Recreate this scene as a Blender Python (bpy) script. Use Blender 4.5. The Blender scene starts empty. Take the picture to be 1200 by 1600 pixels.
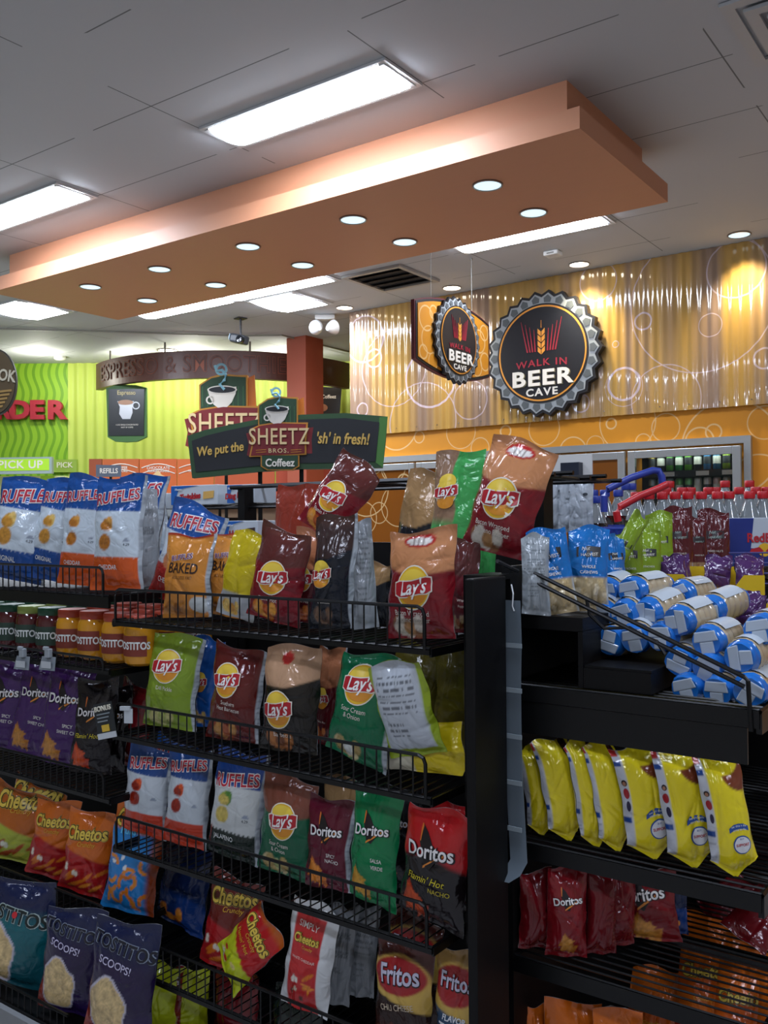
import bpy, bmesh, math, random
import numpy as np
from mathutils import Vector, Matrix

# ------------------------------------------------------------------ camera, world, exposure
S = bpy.context.scene
COL = S.collection
F = 1423.33                      # focal length in pixels of a 1200 x 1600 frame
YAW, PIT, ROL = -0.628082, 0.0124646, -0.00697799
CAMZ = 1.45
fw = np.array([math.sin(YAW)*math.cos(PIT), math.cos(YAW)*math.cos(PIT), math.sin(PIT)])
r0 = np.array([math.cos(YAW), -math.sin(YAW), 0.0]); u0 = np.cross(r0, fw)
rt = math.cos(ROL)*r0 + math.sin(ROL)*u0
up = -math.sin(ROL)*r0 + math.cos(ROL)*u0
cd = bpy.data.cameras.new('camera'); cam = bpy.data.objects.new('camera', cd); COL.objects.link(cam)
cd.sensor_fit = 'VERTICAL'; cd.sensor_height = 32.0; cd.lens = F/1600*32.0; cd.clip_start = 0.05
M = Matrix.Identity(4)
for i in range(3):
    M[i][0], M[i][1], M[i][2] = rt[i], up[i], -fw[i]
M[2][3] = CAMZ
cam.matrix_world = M
S.camera = cam
S.view_settings.view_transform = 'Standard'; S.view_settings.look = 'None'
S.view_settings.gamma = 1.0; S.view_settings.use_curve_mapping = False
S.view_settings.exposure = 0.0
W = bpy.data.worlds.new('store_air'); S.world = W; W.use_nodes = True
W.node_tree.nodes['Background'].inputs[0].default_value = (0.8, 0.85, 1, 1)
W.node_tree.nodes['Background'].inputs[1].default_value = 0.02
S.cycles.max_bounces = 8; S.cycles.diffuse_bounces = 4; S.cycles.glossy_bounces = 3
S.cycles.sample_clamp_indirect = 4.0
TROFFER = 75.0        # radiance of the fluorescent lenses
BACK = 54.0         # radiance of the fluorescent lenses farther behind the camera
FRONT = 36.0          # radiance of the fluorescent lenses over the near aisle
REAR = 34.0          # radiance of the fluorescent lenses behind the soffit
SPOT = 85.0          # wall washer watts
CAN = 1.1            # radiance of soffit cans

# ------------------------------------------------------------------ helpers
def ray(px, py): return rt*(px-600)/F - up*(py-800)/F + fw
def PY(px, py, Y): d = ray(px, py); d = d*Y/d[1]; return Vector((d[0], d[1], d[2]+CAMZ))
def PX(px, py, X): d = ray(px, py); d = d*X/d[0]; return Vector((d[0], d[1], d[2]+CAMZ))
def PD(px, py, D): d = ray(px, py)*D; return Vector((d[0], d[1], d[2]+CAMZ))
def PZ(px, py, z): d = ray(px, py); d = d*(z-CAMZ)/d[2]; return Vector((d[0], d[1], z))
def proj(p):
    q = np.array([p[0], p[1], p[2]-CAMZ]); w = q@fw
    return 600+F*(q@rt)/w, 800-F*(q@up)/w
def depth(p): return float(np.array([p[0], p[1], p[2]-CAMZ])@fw)

def lin(h):
    if not isinstance(h, str): return tuple(h)
    h = h.lstrip('#'); o = []
    for i in (0, 2, 4):
        c = int(h[i:i+2], 16)/255
        o.append(c/12.92 if c <= 0.04045 else ((c+0.055)/1.055)**2.4)
    return tuple(o)

def newmat(name):
    m = bpy.data.materials.new(name); m.use_nodes = True
    return m, m.node_tree, m.node_tree.nodes, m.node_tree.links
_mats = {}
def mat(h, rough=0.5, metal=0.0, spec=0.5, coat=0.0, emit=0.0, noise=0.0):
    k = (h, rough, metal, spec, coat, emit, noise)
    if k in _mats: return _mats[k]
    m, t, n, l = newmat('surface_'+str(h).strip('#')); b = n['Principled BSDF']
    c = lin(h)
    b.inputs['Base Color'].default_value = (*c, 1)
    b.inputs['Roughness'].default_value = rough; b.inputs['Metallic'].default_value = metal
    b.inputs['Specular IOR Level'].default_value = spec; b.inputs['Coat Weight'].default_value = coat
    if emit:
        b.inputs['Emission Color'].default_value = (*c, 1); b.inputs['Emission Strength'].default_value = emit
    tx = n.new('ShaderNodeTexNoise'); tx.inputs['Scale'].default_value = 40
    mx = n.new('ShaderNodeMix'); mx.data_type = 'RGBA'; mx.blend_type = 'MULTIPLY'
    mx.inputs['Factor'].default_value = noise if noise else 0.06
    mx.inputs['A'].default_value = (*c, 1)
    l.new(tx.outputs['Color'], mx.inputs['B']); l.new(mx.outputs['Result'], b.inputs['Base Color'])
    _mats[k] = m; return m
def decal(h): return mat(h, 0.32, 0, 0.5)

class MB:
    def __init__(s): s.v = []; s.f = []; s.m = []
    def add(s, vs, fs, mi=0):
        o = len(s.v); s.v += [tuple(p) for p in vs]; s.f += [[i+o for i in f] for f in fs]; s.m += [mi]*len(fs); return s
    def box(s, x0, y0, z0, x1, y1, z1, mi=0):
        return s.add([(x0,y0,z0),(x1,y0,z0),(x1,y1,z0),(x0,y1,z0),(x0,y0,z1),(x1,y0,z1),(x1,y1,z1),(x0,y1,z1)],
              [(0,3,2,1),(4,5,6,7),(0,1,5,4),(1,2,6,5),(2,3,7,6),(3,0,4,7)], mi)
    def tube(s, pts, r, n=6, mi=0, closed=False, cap=True):
        pts = [Vector(p) for p in pts]; N = len(pts); vs = []; fs = []
        for i, p in enumerate(pts):
            a = pts[i-1] if (i > 0 or closed) else p; b = pts[(i+1) % N] if (i < N-1 or closed) else p
            d = (b-a).normalized(); q = Vector((0,0,1)) if abs(d.z) < 0.9 else Vector((1,0,0))
            e1 = d.cross(q).normalized(); e2 = d.cross(e1)
            for k in range(n):
                t = 2*math.pi*k/n; vs.append(p + r*(math.cos(t)*e1 + math.sin(t)*e2))
        for i in range(N if closed else N-1):
            j = (i+1) % N
            for k in range(n): fs.append((i*n+k, i*n+(k+1) % n, j*n+(k+1) % n, j*n+k))
        if cap and not closed: fs += [list(range(n))[::-1], [(N-1)*n+k for k in range(n)]]
        return s.add(vs, fs, mi)
    def lathe(s, prof, c=(0,0,0), n=20, mi=0, axis='z'):
        vs = []; fs = []
        for r, z in prof:
            for k in range(n):
                t = 2*math.pi*k/n
                p = (r*math.cos(t), r*math.sin(t), z) if axis == 'z' else (r*math.cos(t), -z, r*math.sin(t))
                vs.append((p[0]+c[0], p[1]+c[1], p[2]+c[2]))
        for i in range(len(prof)-1):
            for k in range(n): fs.append((i*n+k, i*n+(k+1) % n, (i+1)*n+(k+1) % n, (i+1)*n+k))
        if prof[0][0] > 1e-6: fs.append(list(range(n))[::-1])
        if prof[-1][0] > 1e-6: fs.append([(len(prof)-1)*n+k for k in range(n)])
        return s.add(vs, fs, mi)
    def prism(s, poly, y0, y1, mi=0):        # polygon in x,z; front at y0
        n = len(poly); vs = [(x, y0, z) for x, z in poly] + [(x, y1, z) for x, z in poly]
        fs = [list(range(n)), [2*n-1-i for i in range(n)]] + [(i, i+n, (i+1) % n+n, (i+1) % n) for i in range(n)]
        return s.add(vs, fs, mi)
    def ring(s, c, r, w, y0, y1, mi=0, n=48):  # annulus in x,z
        vs = []; fs = []
        for k in range(n):
            t = 2*math.pi*k/n
            for rr in (r-w, r):
                for y in (y0, y1): vs.append((c[0]+rr*math.cos(t), y, c[1]+rr*math.sin(t)))
        for k in range(n):
            a = 4*k; b = 4*((k+1) % n)
            fs += [(a, b, b+2, a+2), (a+2, b+2, b+3, a+3), (a+3, b+3, b+1, a+1), (a+1, b+1, b, a)]
        return s.add(vs, fs, mi)
    def text(s, txt, x, z, size, y0, y1, mi=0, **k):
        V, T = text2d(txt, size, **k)
        n = len(V); vs = [(x+p[0], y0, z+p[1]) for p in V]
        fs = [list(t) for t in T]
        if y1 > y0:
            ed = {}
            for t in T:
                for i in range(len(t)):
                    e = (t[i], t[(i+1) % len(t)]); ed[e] = 1
            vs += [(x+p[0], y1, z+p[1]) for p in V]
            for (a, b) in ed:
                if (b, a) not in ed: fs.append((b, a, a+n, b+n))
        return s.add(vs, fs, mi)
    def build(s, name, mats, parent=None, smooth=False, loc=None, rot=None, bevel=0):
        me = bpy.data.meshes.new(name); me.from_pydata(s.v, [], s.f)
        for m in (mats if isinstance(mats, (list, tuple)) else [mats]): me.materials.append(m)
        if max(s.m, default=0): me.polygons.foreach_set('material_index', s.m)
        if smooth: me.polygons.foreach_set('use_smooth', [True]*len(s.f))
        me.update()
        if not bevel and not smooth: pass
        o = bpy.data.objects.new(name, me); COL.objects.link(o)
        if parent: o.parent = parent
        if loc is not None: o.location = loc
        if rot is not None: o.rotation_euler = rot
        if smooth:
            me.set_sharp_from_angle(angle=math.radians(40))
        if bevel:
            b = o.modifiers.new('bevel', 'BEVEL'); b.width = bevel; b.segments = 2; b.limit_method = 'ANGLE'
        return o

_txt = {}
def text2d(txt, size=1.0, bold=0.0, shear=0.0, rot=0.0, sx=1.0, space=1.0, arc=0.0, fine=False):
    k = (txt, round(bold, 4), shear, space, fine)
    if k not in _txt:
        cu = bpy.data.curves.new('lettering', 'FONT'); cu.body = txt; cu.size = 1.0; cu.align_x = 'CENTER'; cu.align_y = 'CENTER'
        cu.shear = shear; cu.offset = bold; cu.space_character = space; cu.resolution_u = 3; cu.fill_mode = 'FRONT'
        ob = bpy.data.objects.new('lettering', cu); me = bpy.data.meshes.new_from_object(ob)
        bm = bmesh.new(); bm.from_mesh(me); bmesh.ops.remove_doubles(bm, verts=bm.verts, dist=1e-4)
        if fine:
            for _ in range(3):
                E_ = [e for e in bm.edges if e.calc_length() > .16]
                if not E_: break
                bmesh.ops.subdivide_edges(bm, edges=E_, cuts=1); bmesh.ops.triangulate(bm, faces=bm.faces[:])
        for f in bm.faces:
            if f.normal.z < 0: f.normal_flip()
        bm.verts.index_update()
        _txt[k] = ([(v.co.x, v.co.y) for v in bm.verts], [tuple(v.index for v in f.verts) for f in bm.faces])
        bm.free(); bpy.data.objects.remove(ob); bpy.data.curves.remove(cu); bpy.data.meshes.remove(me)
    V, T = _txt[k]; c, s = math.cos(math.radians(rot)), math.sin(math.radians(rot)); out = []
    for x, y in V:
        x, y = x*size*sx, y*size
        if arc: y += arc*x*x/size
        out.append((x*c-y*s, x*s+y*c))
    return out, T

def tag(o, label=None, cat=None, group=None, kind=None):
    if label: o['label'] = label
    if cat: o['category'] = cat
    if group: o['group'] = group
    if kind: o['kind'] = kind
    return o
def empty(name, label, cat, loc=(0,0,0), rz=0.0, group=None):
    o = bpy.data.objects.new(name, None); COL.objects.link(o); o.location = loc; o.rotation_euler = (0,0,rz); o.empty_display_size = .05
    return tag(o, label, cat, group)
def struct(name, mb, m, **k): return tag(mb.build(name, m, **k), kind='structure')

# math-node helper for procedural patterns
class NG:
    def __init__(s, t): s.t = t
    def v(s, x): return x
    def op(s, o, a, b=None, c=None):
        n = s.t.nodes.new('ShaderNodeMath'); n.operation = o
        for i, x in enumerate((a, b, c)):
            if x is None: continue
            if hasattr(x, 'links'): s.t.links.new(x, n.inputs[i])
            else: n.inputs[i].default_value = x
        return n.outputs[0]
    def xyz(s, kind='Object'):
        c = s.t.nodes.new('ShaderNodeTexCoord'); p = s.t.nodes.new('ShaderNodeSeparateXYZ')
        s.t.links.new(c.outputs[kind], p.inputs[0]); return p.outputs
    def mix(s, f, a, b):
        n = s.t.nodes.new('ShaderNodeMix'); n.data_type = 'RGBA'
        for nm, x in (('Factor', f), ('A', a), ('B', b)):
            if hasattr(x, 'links'): s.t.links.new(x, n.inputs[nm])
            elif nm == 'Factor': n.inputs[nm].default_value = x
            else: n.inputs[nm].default_value = (*lin(x), 1)
        return n.outputs['Result']

def ring_mat(name, base, ringc, circles, rough=0.5, stripes=None, width=0.008, coat=0.0):
    """painted graphic: base colour, optional vertical stripes, thin rings; x and z are metres"""
    m, t, n, l = newmat(name); b = n['Principled BSDF']; g = NG(t); X, _, Z = g.xyz()
    col = lin(base)
    if stripes:
        nz = n.new('ShaderNodeTexNoise'); nz.noise_dimensions = '1D'; nz.inputs['Scale'].default_value = 2.3; nz.inputs['Detail'].default_value = 3
        l.new(X, nz.inputs['W'])
        f = g.op('SMOOTHSTEP' if False else 'MULTIPLY_ADD', nz.outputs['Fac'], 7.0, -3.1)
        f = g.op('MINIMUM', g.op('MAXIMUM', f, 0.0), 1.0)
        col = g.mix(f, base, stripes)
    tot = None
    for (cx, cz, r, k) in circles:
        dx = g.op('SUBTRACT', X, cx); dz = g.op('SUBTRACT', Z, cz)
        d = g.op('SQRT', g.op('ADD', g.op('MULTIPLY', dx, dx), g.op('MULTIPLY', dz, dz)))
        h = g.op('COMPARE', d, r, width*k)
        h = g.op('MULTIPLY', h, min(.9, 0.3+0.3*k))
        tot = h if tot is None else g.op('MAXIMUM', tot, h)
    if tot is not None:
        c2 = g.mix(tot, col, ringc) if hasattr(col, 'links') else g.mix(tot, base, ringc)
        l.new(c2, b.inputs['Base Color'])
    elif hasattr(col, 'links'): l.new(col, b.inputs['Base Color'])
    b.inputs['Roughness'].default_value = rough; b.inputs['Coat Weight'].default_value = coat
    return m

BLACK = mat('#060607', 0.5, 0, 0.25); WIRE = mat('#08090a', 0.35, 0.1, 0.4)
WHITE = mat('#d8d8d4', 0.6); SILVER = mat('#aeb2b4', 0.35, 0.7); CHROME = mat('#c8cccf', 0.15, 1.0)

# ------------------------------------------------------------------ room shell
CZ = 3.535      # ceiling height
WY = 7.1        # cooler wall
def ceil_mat():
    m, t, n, l = newmat('ceiling_tiles'); b = n['Principled BSDF']; g = NG(t); X, Y, _ = g.xyz()
    fx = g.op('PINGPONG', g.op('SUBTRACT', X, -2.362), 0.6075); fy = g.op('PINGPONG', g.op('SUBTRACT', Y, 2.366), 0.305)
    line = g.op('MAXIMUM', g.op('LESS_THAN', fx, 0.0035), g.op('LESS_THAN', fy, 0.0035))
    nz = n.new('ShaderNodeTexNoise'); nz.inputs['Scale'].default_value = 1.4
    l.new(n['Texture Coordinate'].outputs['Object'], nz.inputs['Vector'])
    gap = g.op('MULTIPLY', line, g.op('GREATER_THAN', nz.outputs['Fac'], 0.44))
    l.new(g.mix(gap, '#b4b7bb', '#66686a'), b.inputs['Base Color']); b.inputs['Roughness'].default_value = 0.75
    return m
struct('floor', MB().box(-14, -4, -0.1, 5, 11, 0), mat('#a6a4a2', 0.35))
struct('ceiling', MB().box(-14, -4, CZ, 5, 11, CZ+0.1), ceil_mat())
struct('wall_right', MB().box(5, -4, 0, 5.1, 11, CZ), mat('#d0c8b8', 0.7))
struct('wall_front', MB().box(-14, -4.1, 0, 5, -4, CZ), mat('#c8c2b8', 0.7))
struct('wall_left', MB().box(-14.1, -4, 0, -14, 11, CZ), mat('#8fa04a', 0.7))

# cooler wall: painted band with rings, clear corrugated sheet above
rng = random.Random(5)
def rings(x0, x1, z0, z1, n, r0, r1, seed):
    q = random.Random(seed); return [(q.uniform(x0, x1), q.uniform(z0, z1), q.uniform(r0, r1)*q.uniform(.5, 1), q.choice((.6, .8, 1.0))) for _ in range(n)]
def on_wall(lst, Y):
    out = []
    for px, py, rp, k in lst:
        p = PY(px, py, Y); q = PY(px, py-rp, Y); out.append((p.x, p.z, abs(q.z-p.z), k))
    return out
low = on_wall([(1140,700,75,.8),(1115,675,12,.8),(1093,690,22,.8),(980,660,45,.6),(955,662,8,.8),(1040,668,22,.6),(1005,690,12,.6),(720,675,26,.6),(620,665,38,.8),
               (655,683,9,.7),(790,674,9,.9),(850,670,26,.6),(895,705,22,.7),(1185,750,40,.7),(1195,660,26,.6),(930,695,14,.5),(750,700,16,.6)], WY) 
struct('wall_back', MB().box(-5.53, WY, 0, -2.66, WY+0.15, CZ).box(-1.85, WY, 0, 5, WY+.15, CZ).box(-2.66, WY, 2.0, -1.85, WY+.15, CZ).box(-2.66, WY, 0, -1.85, WY+.15, .16), ring_mat('orange_graphic_wall', '#d98f1e', '#f0d9a8', low, 0.45))
hi = on_wall([(1150,420,45,1.0),(1095,470,112,.9),(1005,502,13,1.3),(1110,508,18,.7),(975,600,25,1.6),(1040,625,55,.8),(935,440,30,.9),(908,630,14,1.1),(962,538,5,.7),
              (673,590,46,1.8),(660,660,62,1.0),(1195,560,16,1.2),(570,530,36,1.4),(585,560,14,1.5),(735,625,30,1.0),(615,575,60,.9),(567,640,10,1.2),(975,605,30,.6)], WY-0.03)
cor = MB(); x0, x1, NX = -5.53, 0.6, 980; zb = 2.31
vs = []; 
for i in range(NX+1):
    x = x0+(x1-x0)*i/NX; y = WY-0.034-0.0048*math.cos(2*math.pi*(x-x0)/0.076)
    y -= 0.0022*math.sin(2*math.pi*x/0.61+0.6)
    for j in range(9):
        z = zb+(CZ-0.002-zb)*j/8
        vs.append((x, y + 0.0012*math.sin(7*z+5*x), z))
fs = [(i*9+j, (i+1)*9+j, (i+1)*9+j+1, i*9+j+1) for i in range(NX) for j in range(8)]
cor.add(vs, fs)
PANEL = ring_mat('corrugated_amber_plastic', '#b8924e', '#d2c2d0', hi, 0.12, stripes='#927a68', width=0.0055, coat=0.9)
struct('trim_1', cor, PANEL, smooth=True)['label'] = 'clear corrugated amber plastic sheet over bubble graphic'
sc_ = MB()
for i in range(26):
    x = x0+0.1+i*0.23; sc_.lathe([(0.006, 0), (0.005, 0.004), (0.0, 0.005)], (x, WY-0.046, zb+0.04), 8, axis='y')
tag(sc_.build('trim_2', CHROME), kind='structure')

# far corner: wavy green wall and ribbed lime wall
A = Vector((-12.0, 5.71, 0)); B_ = Vector((-10.13, 7.07, 0)); Cc = Vector((-7.0, 9.35, 0)); Dd = Vector((-5.53, 9.35, 0))
def wave_mat():
    m, t, n, l = newmat('wavy_green_panel'); b = n['Principled BSDF']; g = NG(t); X, _, Z = g.xyz()
    w = g.op('ADD', X, g.op('MULTIPLY', g.op('SINE', g.op('MULTIPLY', Z, 11.5)), 0.035))
    f = g.op('PINGPONG', w, 0.05)
    l.new(g.mix(g.op('LESS_THAN', f, 0.019), '#93c32c', '#6fa31e'), b.inputs['Base Color']); b.inputs['Roughness'].default_value = 0.5
    return m
def wall_seg(name, P, Q, m, th=0.12, ribs=0.0, z1=CZ, z0=0.0, amp=0.012):
    d = (Q-P); L = d.length; o = MB()
    if ribs:
        N = int(L/ribs*6); vs = []
        for i in range(N+1):
            x = L*i/N; y = -amp*math.cos(2*math.pi*x/ribs)
            vs += [(x, y, z0), (x, y, z1)]
        o.add(vs, [(2*i, 2*i+2, 2*i+3, 2*i+1) for i in range(N)])
        o.box(0, 0.02, z0, L, th, z1)
    else: o.box(0, 0, z0, L, th, z1)
    return struct(name, o, m, smooth=bool(ribs), loc=P, rot=(0, 0, math.atan2(d.y, d.x)))
wall_seg('wall_menu', A, B_, wave_mat())
wall_seg('wall_coffee', B_, Cc, mat('#bed25c', 0.5), ribs=0.125)
wall_seg('wall_corner', Cc, Dd, mat('#b4c850', 0.5), ribs=0.125)
struct('wall_return', MB().box(-5.66, WY+0.151, 0, -5.53, 9.5, CZ), mat('#c07c2a', 0.6))

# ------------------------------------------------------------------ ceiling lights
LENS = mat('#e8f1ff', 0.4, emit=TROFFER); LENSF = mat('#dfe9ff', 0.4, emit=FRONT); LENSB = mat('#dfe8ff', 0.4, emit=BACK); LENSR = mat('#e8f0ff', 0.4, emit=REAR)
FRAME = mat('#c9cbcc', 0.4)
def troffer(x0, y0, x1, y1, label, lens=None):
    cx, cy = (x0+x1)/2, (y0+y1)/2; hx, hy = (x1-x0)/2, (y1-y0)/2
    t = empty('ceiling_light', label, 'ceiling light', (cx, cy, CZ-0.004), group='fluorescent ceiling lights')
    fr = MB(); w = 0.022
    for a in ((-hx,-hy,hx,-hy+w),(-hx,hy-w,hx,hy),(-hx,-hy+w,-hx+w,hy-w),(hx-w,-hy+w,hx,hy-w)): fr.box(a[0], a[1], -0.010, a[2], a[3], 0.003)
    fr.build('light_frame', FRAME, t)
    le = MB(); N = 12; vs = []; inx, iny = hx-w, hy-w       # curved basket lens
    for i in range(N+1):
        y = -iny+2*iny*i/N; z = -0.012-0.022*math.sin(math.pi*i/N)
        vs += [(-inx+0.03, y, z), (inx-0.03, y, z)]
    le.add(vs, [(2*i, 2*i+2, 2*i+3, 2*i+1) for i in range(N)])
    le.build('lens', lens or LENS, t, smooth=True)
    for sx in (-1, 1):
        xa, xb = sorted((sx*(inx-0.03), sx*inx)); MB().box(xa, -iny, -0.014, xb, iny, 0.0).build('end_cap', FRAME, t)
    return t
troffer(-3.568, 3.283, -2.362, 3.586, 'long bright fluorescent light nearest the shopper in front of the orange soffit')
troffer(-6.03, 3.283, -4.82, 3.586, 'fluorescent light further along beside the left half of the orange soffit')
troffer(-3.592, 5.755, -2.385, 6.055, 'fluorescent strip peeking out behind the soffit above the smoke alarm', LENSR)
troffer(-6.03, 5.755, -4.83, 6.055, 'fluorescent strip behind the soffit joined to the square light', LENSR)
troffer(-7.24, 5.755, -6.035, 6.055, 'fluorescent strip behind the far left end of the soffit', LENSR)
troffer(-6.01, 6.08, -5.41, 6.66, 'square fluorescent ceiling light behind the soffit near the red pillar', LENSR)
troffer(-8.21, 4.77, -7.60, 5.37, 'square fluorescent ceiling light past the left end of the soffit')
troffer(-8.6, 2.40, -7.4, 2.70, 'fluorescent light beyond the left edge of the view', LENS)
for i, (x, y) in enumerate(((-3.57, 1.146), (-1.15, 1.146), (1.3, 1.146), (-2.36, -1.9), (1.3, -1.9), (1.3, 3.283))):
    troffer(x, y, x+1.206, y+0.303, 'fluorescent ceiling light over the near aisle', LENSF if y > 0 else LENSB)
# unlit ceiling diffuser, upper corner
dv = empty('ceiling_diffuser', 'grey louvred air diffuser in the ceiling in front of the soffit end', 'air vent', (-0.74, 4.05, CZ-0.002))
d = MB()
for i in range(4):
    h = 0.30-i*0.075
    for a in ((-h,-h,h,-h+0.05),(-h,h-0.05,h,h),(-h,-h+.05,-h+0.05,h-.05),(h-0.05,-h+.05,h,h-.05)): d.box(a[0], a[1], -0.015-0.012*i, a[2], a[3], -0.001-0.010*i)
d.build('louvre', mat('#b4b6b8', 0.5), dv)
vt = empty('ceiling_vent', 'slotted air vent in the ceiling behind the soffit by the hanging beer sign', 'air vent', (-4.47, 6.28, CZ-0.002), group='ceiling vents')
d = MB()
for a in ((-.3,-.3,.3,-.26),(-.3,.26,.3,.3),(-.3,-.26,-.26,.26),(.26,-.26,.3,.26)): d.box(a[0], a[1], -0.02, a[2], a[3], 0)
d.build('vent_frame', mat('#a3a29d', 0.5), vt)
MB().box(-.26,-.26,-0.003,.26,.26,0).build('backing', mat('#15151a', 0.8), vt)
for k in range(4):
    MB().add([(-.26+.0, -.2+k*.13, -.022), (.26, -.2+k*.13, -.022), (.26, -.15+k*.13, -.004), (-.26, -.15+k*.13, -.004)], [(0,1,2,3)]).build('slat', mat('#7d7c78', 0.5), vt)

# soffit
SOF = mat('#c78a68', 0.5)
sf = empty('ceiling_soffit', 'orange dropped ceiling soffit with two rows of round downlights', 'ceiling soffit')
MB().box(-6.43, 3.97, 3.354, -1.80, 4.96, CZ).build('neck', SOF, sf)
MB().box(-6.56, 3.885, 3.25, -1.70, 5.085, 3.353).build('slab', SOF, sf)
CANL = mat('#cfeaf6', 0.3, emit=CAN)
def can(x, y, z, r, label, lens, grp):
    t = empty('downlight', label, 'downlight', (x, y, z), group=grp)
    MB().lathe([(r*0.82, -0.001), (r, -0.001), (r*1.02, -0.008), (r*1.12, -0.006), (r*1.12, 0.0)], n=32).build('trim_ring', mat('#8a7f78', 0.3, 0.6), t, smooth=True)
    MB().lathe([(r*0.98, -0.003), (r*0.6, -0.006), (0, -0.007)], n=32).build('lens', lens, t, smooth=True)
    return t
nm = ['first', 'second', 'third', 'fourth', 'fifth']
for i, x in enumerate((-2.384, -3.292, -4.155, -5.017, -5.80)):
    can(x, 4.243, 3.2495, 0.074, nm[i]+' soffit downlight from the near end in the row facing the aisle', CANL, 'soffit downlights')
    can(x, 4.780, 3.2495, 0.074, nm[i]+' soffit downlight from the near end in the row facing the coolers', CANL, 'soffit downlights')
WCAN = mat('#fff6e2', 0.3, emit=14.0)
lab = ['wall washer downlight over the right end of the corrugated wall', 'wall washer downlight above the large round sign', 'wall washer downlight above the hanging sign', 'wall washer downlight at the far corner of the corrugated wall', 'wall washer downlight beyond the right edge']
for x, lb in zip((-1.777, -3.022, -4.229, -5.442, -0.56), lab):
    t = can(x, 6.87, CZ-0.002, 0.075, lb, CANL if x == -1.777 else WCAN, 'wall washer downlights')
    L = bpy.data.lights.new('wall_washer', 'SPOT'); L.energy = SPOT; L.spot_size = math.radians(95); L.spot_blend = 1.0; L.shadow_soft_size = 0.05; L.color = (1, 0.87, 0.62)
    o = bpy.data.objects.new('wall_washer', L); COL.objects.link(o); o.location = (0, 0, -0.03); o.rotation_euler = (math.radians(12), 0, 0); o.parent = t
# coffee bar can and its light
p = PZ(262, 547, CZ); t = can(p.x, p.y, CZ-0.002, 0.11, 'round downlight in front of the curved brown fascia', WCAN, 'coffee bar downlights')
def coffee_light(x, y, e, z=CZ-0.06):
    L = bpy.data.lights.new('coffee_bar_light', 'POINT'); L.energy = e*.85; L.shadow_soft_size = 0.08; L.color = (1, 0.98, 0.86)
    o = bpy.data.objects.new('coffee_bar_light', L); COL.objects.link(o); o.location = (x, y, z); return o
for (px, py, e) in ((440, 600, 22), (300, 600, 30), (200, 640, 14), (60, 600, 22), (520, 600, 6)):
    q = PD(px, py, 11.0 if px > 120 else 10.9); coffee_light(q.x, q.y, e, 3.3)

# ------------------------------------------------------------------ small ceiling gear
p = PZ(864, 393, CZ); t = empty('smoke_alarm', 'small white rectangular alarm on the ceiling beside the strip light', 'smoke alarm', (p.x, p.y, CZ))
MB().box(-.06, -.05, -.035, .06, .05, -.001).build('housing', WHITE, t, bevel=.008)
MB().box(-.03, -.051, -.026, .03, -.049, -.016).build('sensor_slot', mat('#77756f'), t)
p = PZ(97, 560, CZ); t = empty('smoke_detector', 'white round detector on the ceiling over the green wall', 'smoke alarm', (p.x+.1, p.y-.1, CZ))
MB().lathe([(0.07, -.001), (0.07, -.03), (0.05, -.045), (0, -.048)], n=20).build('housing', WHITE, t, smooth=True)
p = PZ(508, 492, CZ); t = empty('emergency_light', 'white twin head emergency light under the ceiling by the red pillar', 'emergency light', (p.x, p.y, CZ), rz=0.6)
MB().box(-.10, -.04, -.05, .10, .04, -.001).build('battery_box', WHITE, t, bevel=.01)
for sx, ry in ((-1, .5), (1, -.7)):
    o = MB().lathe([(0.02, .10), (.05, .06), (.075, 0), (.07, -.005), (0, -.012)], n=18, axis='y').build('lamp_head', [mat('#dfe2e4', .25)], t, smooth=True, loc=(sx*.09, -.03, -.13), rot=(.3, 0, ry))
    MB().tube([(0, .05, .0), (-sx*.02, .03, .1)], .01).build('arm', WHITE, o)
p = PD(376, 502, 9.2); t = empty('projector', 'black camera like projector hanging from a ceiling bracket', 'projector', (p.x, p.y, CZ), rz=-0.3)
zz = PD(376, 505, 9.2).z-CZ
MB().tube([(0, 0, -.001), (0, 0, zz-.12)], .012).box(-.05, -.05, -.012, .05, .05, -.001).build('bracket', mat('#25262a'), t)
o = MB().box(-.10, -.06, -.05, .07, .06, .04).build('body', mat('#33373d', .4), t, loc=(0, 0, zz-.16), rot=(0, .25, .5), bevel=.02)
MB().lathe([(0.035, 0), (.04, .05), (.03, .055), (0, .05)], n=16, axis='y').build('lens', mat('#16191d', .1), o, loc=(.05, -.05, -.01))
MB().box(-.11, -.055, -.03, -.102, .055, .03).build('face_plate', mat('#8fa6b4', .3), o)
tag(MB().tube([PZ(0, 512, CZ)-Vector((0,0,.012)), PZ(180, 517, CZ)-Vector((0,0,.012)), PZ(376, 523, CZ)-Vector((0,0,.012)), PZ(440, 522, CZ)-Vector((0,0,.012)), PZ(545, 548, CZ)-Vector((0,0,.012))], .01).build('conduit', mat('#8b897f', .5)), 'thin grey conduit running along the far ceiling', 'conduit')
pp = PY(475, 600, 7.75); struct('pillar_1', MB().box(pp.x-.14, 7.62, 0, pp.x+.14, 7.92, CZ-.001), mat('#a4513a', .6))

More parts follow.
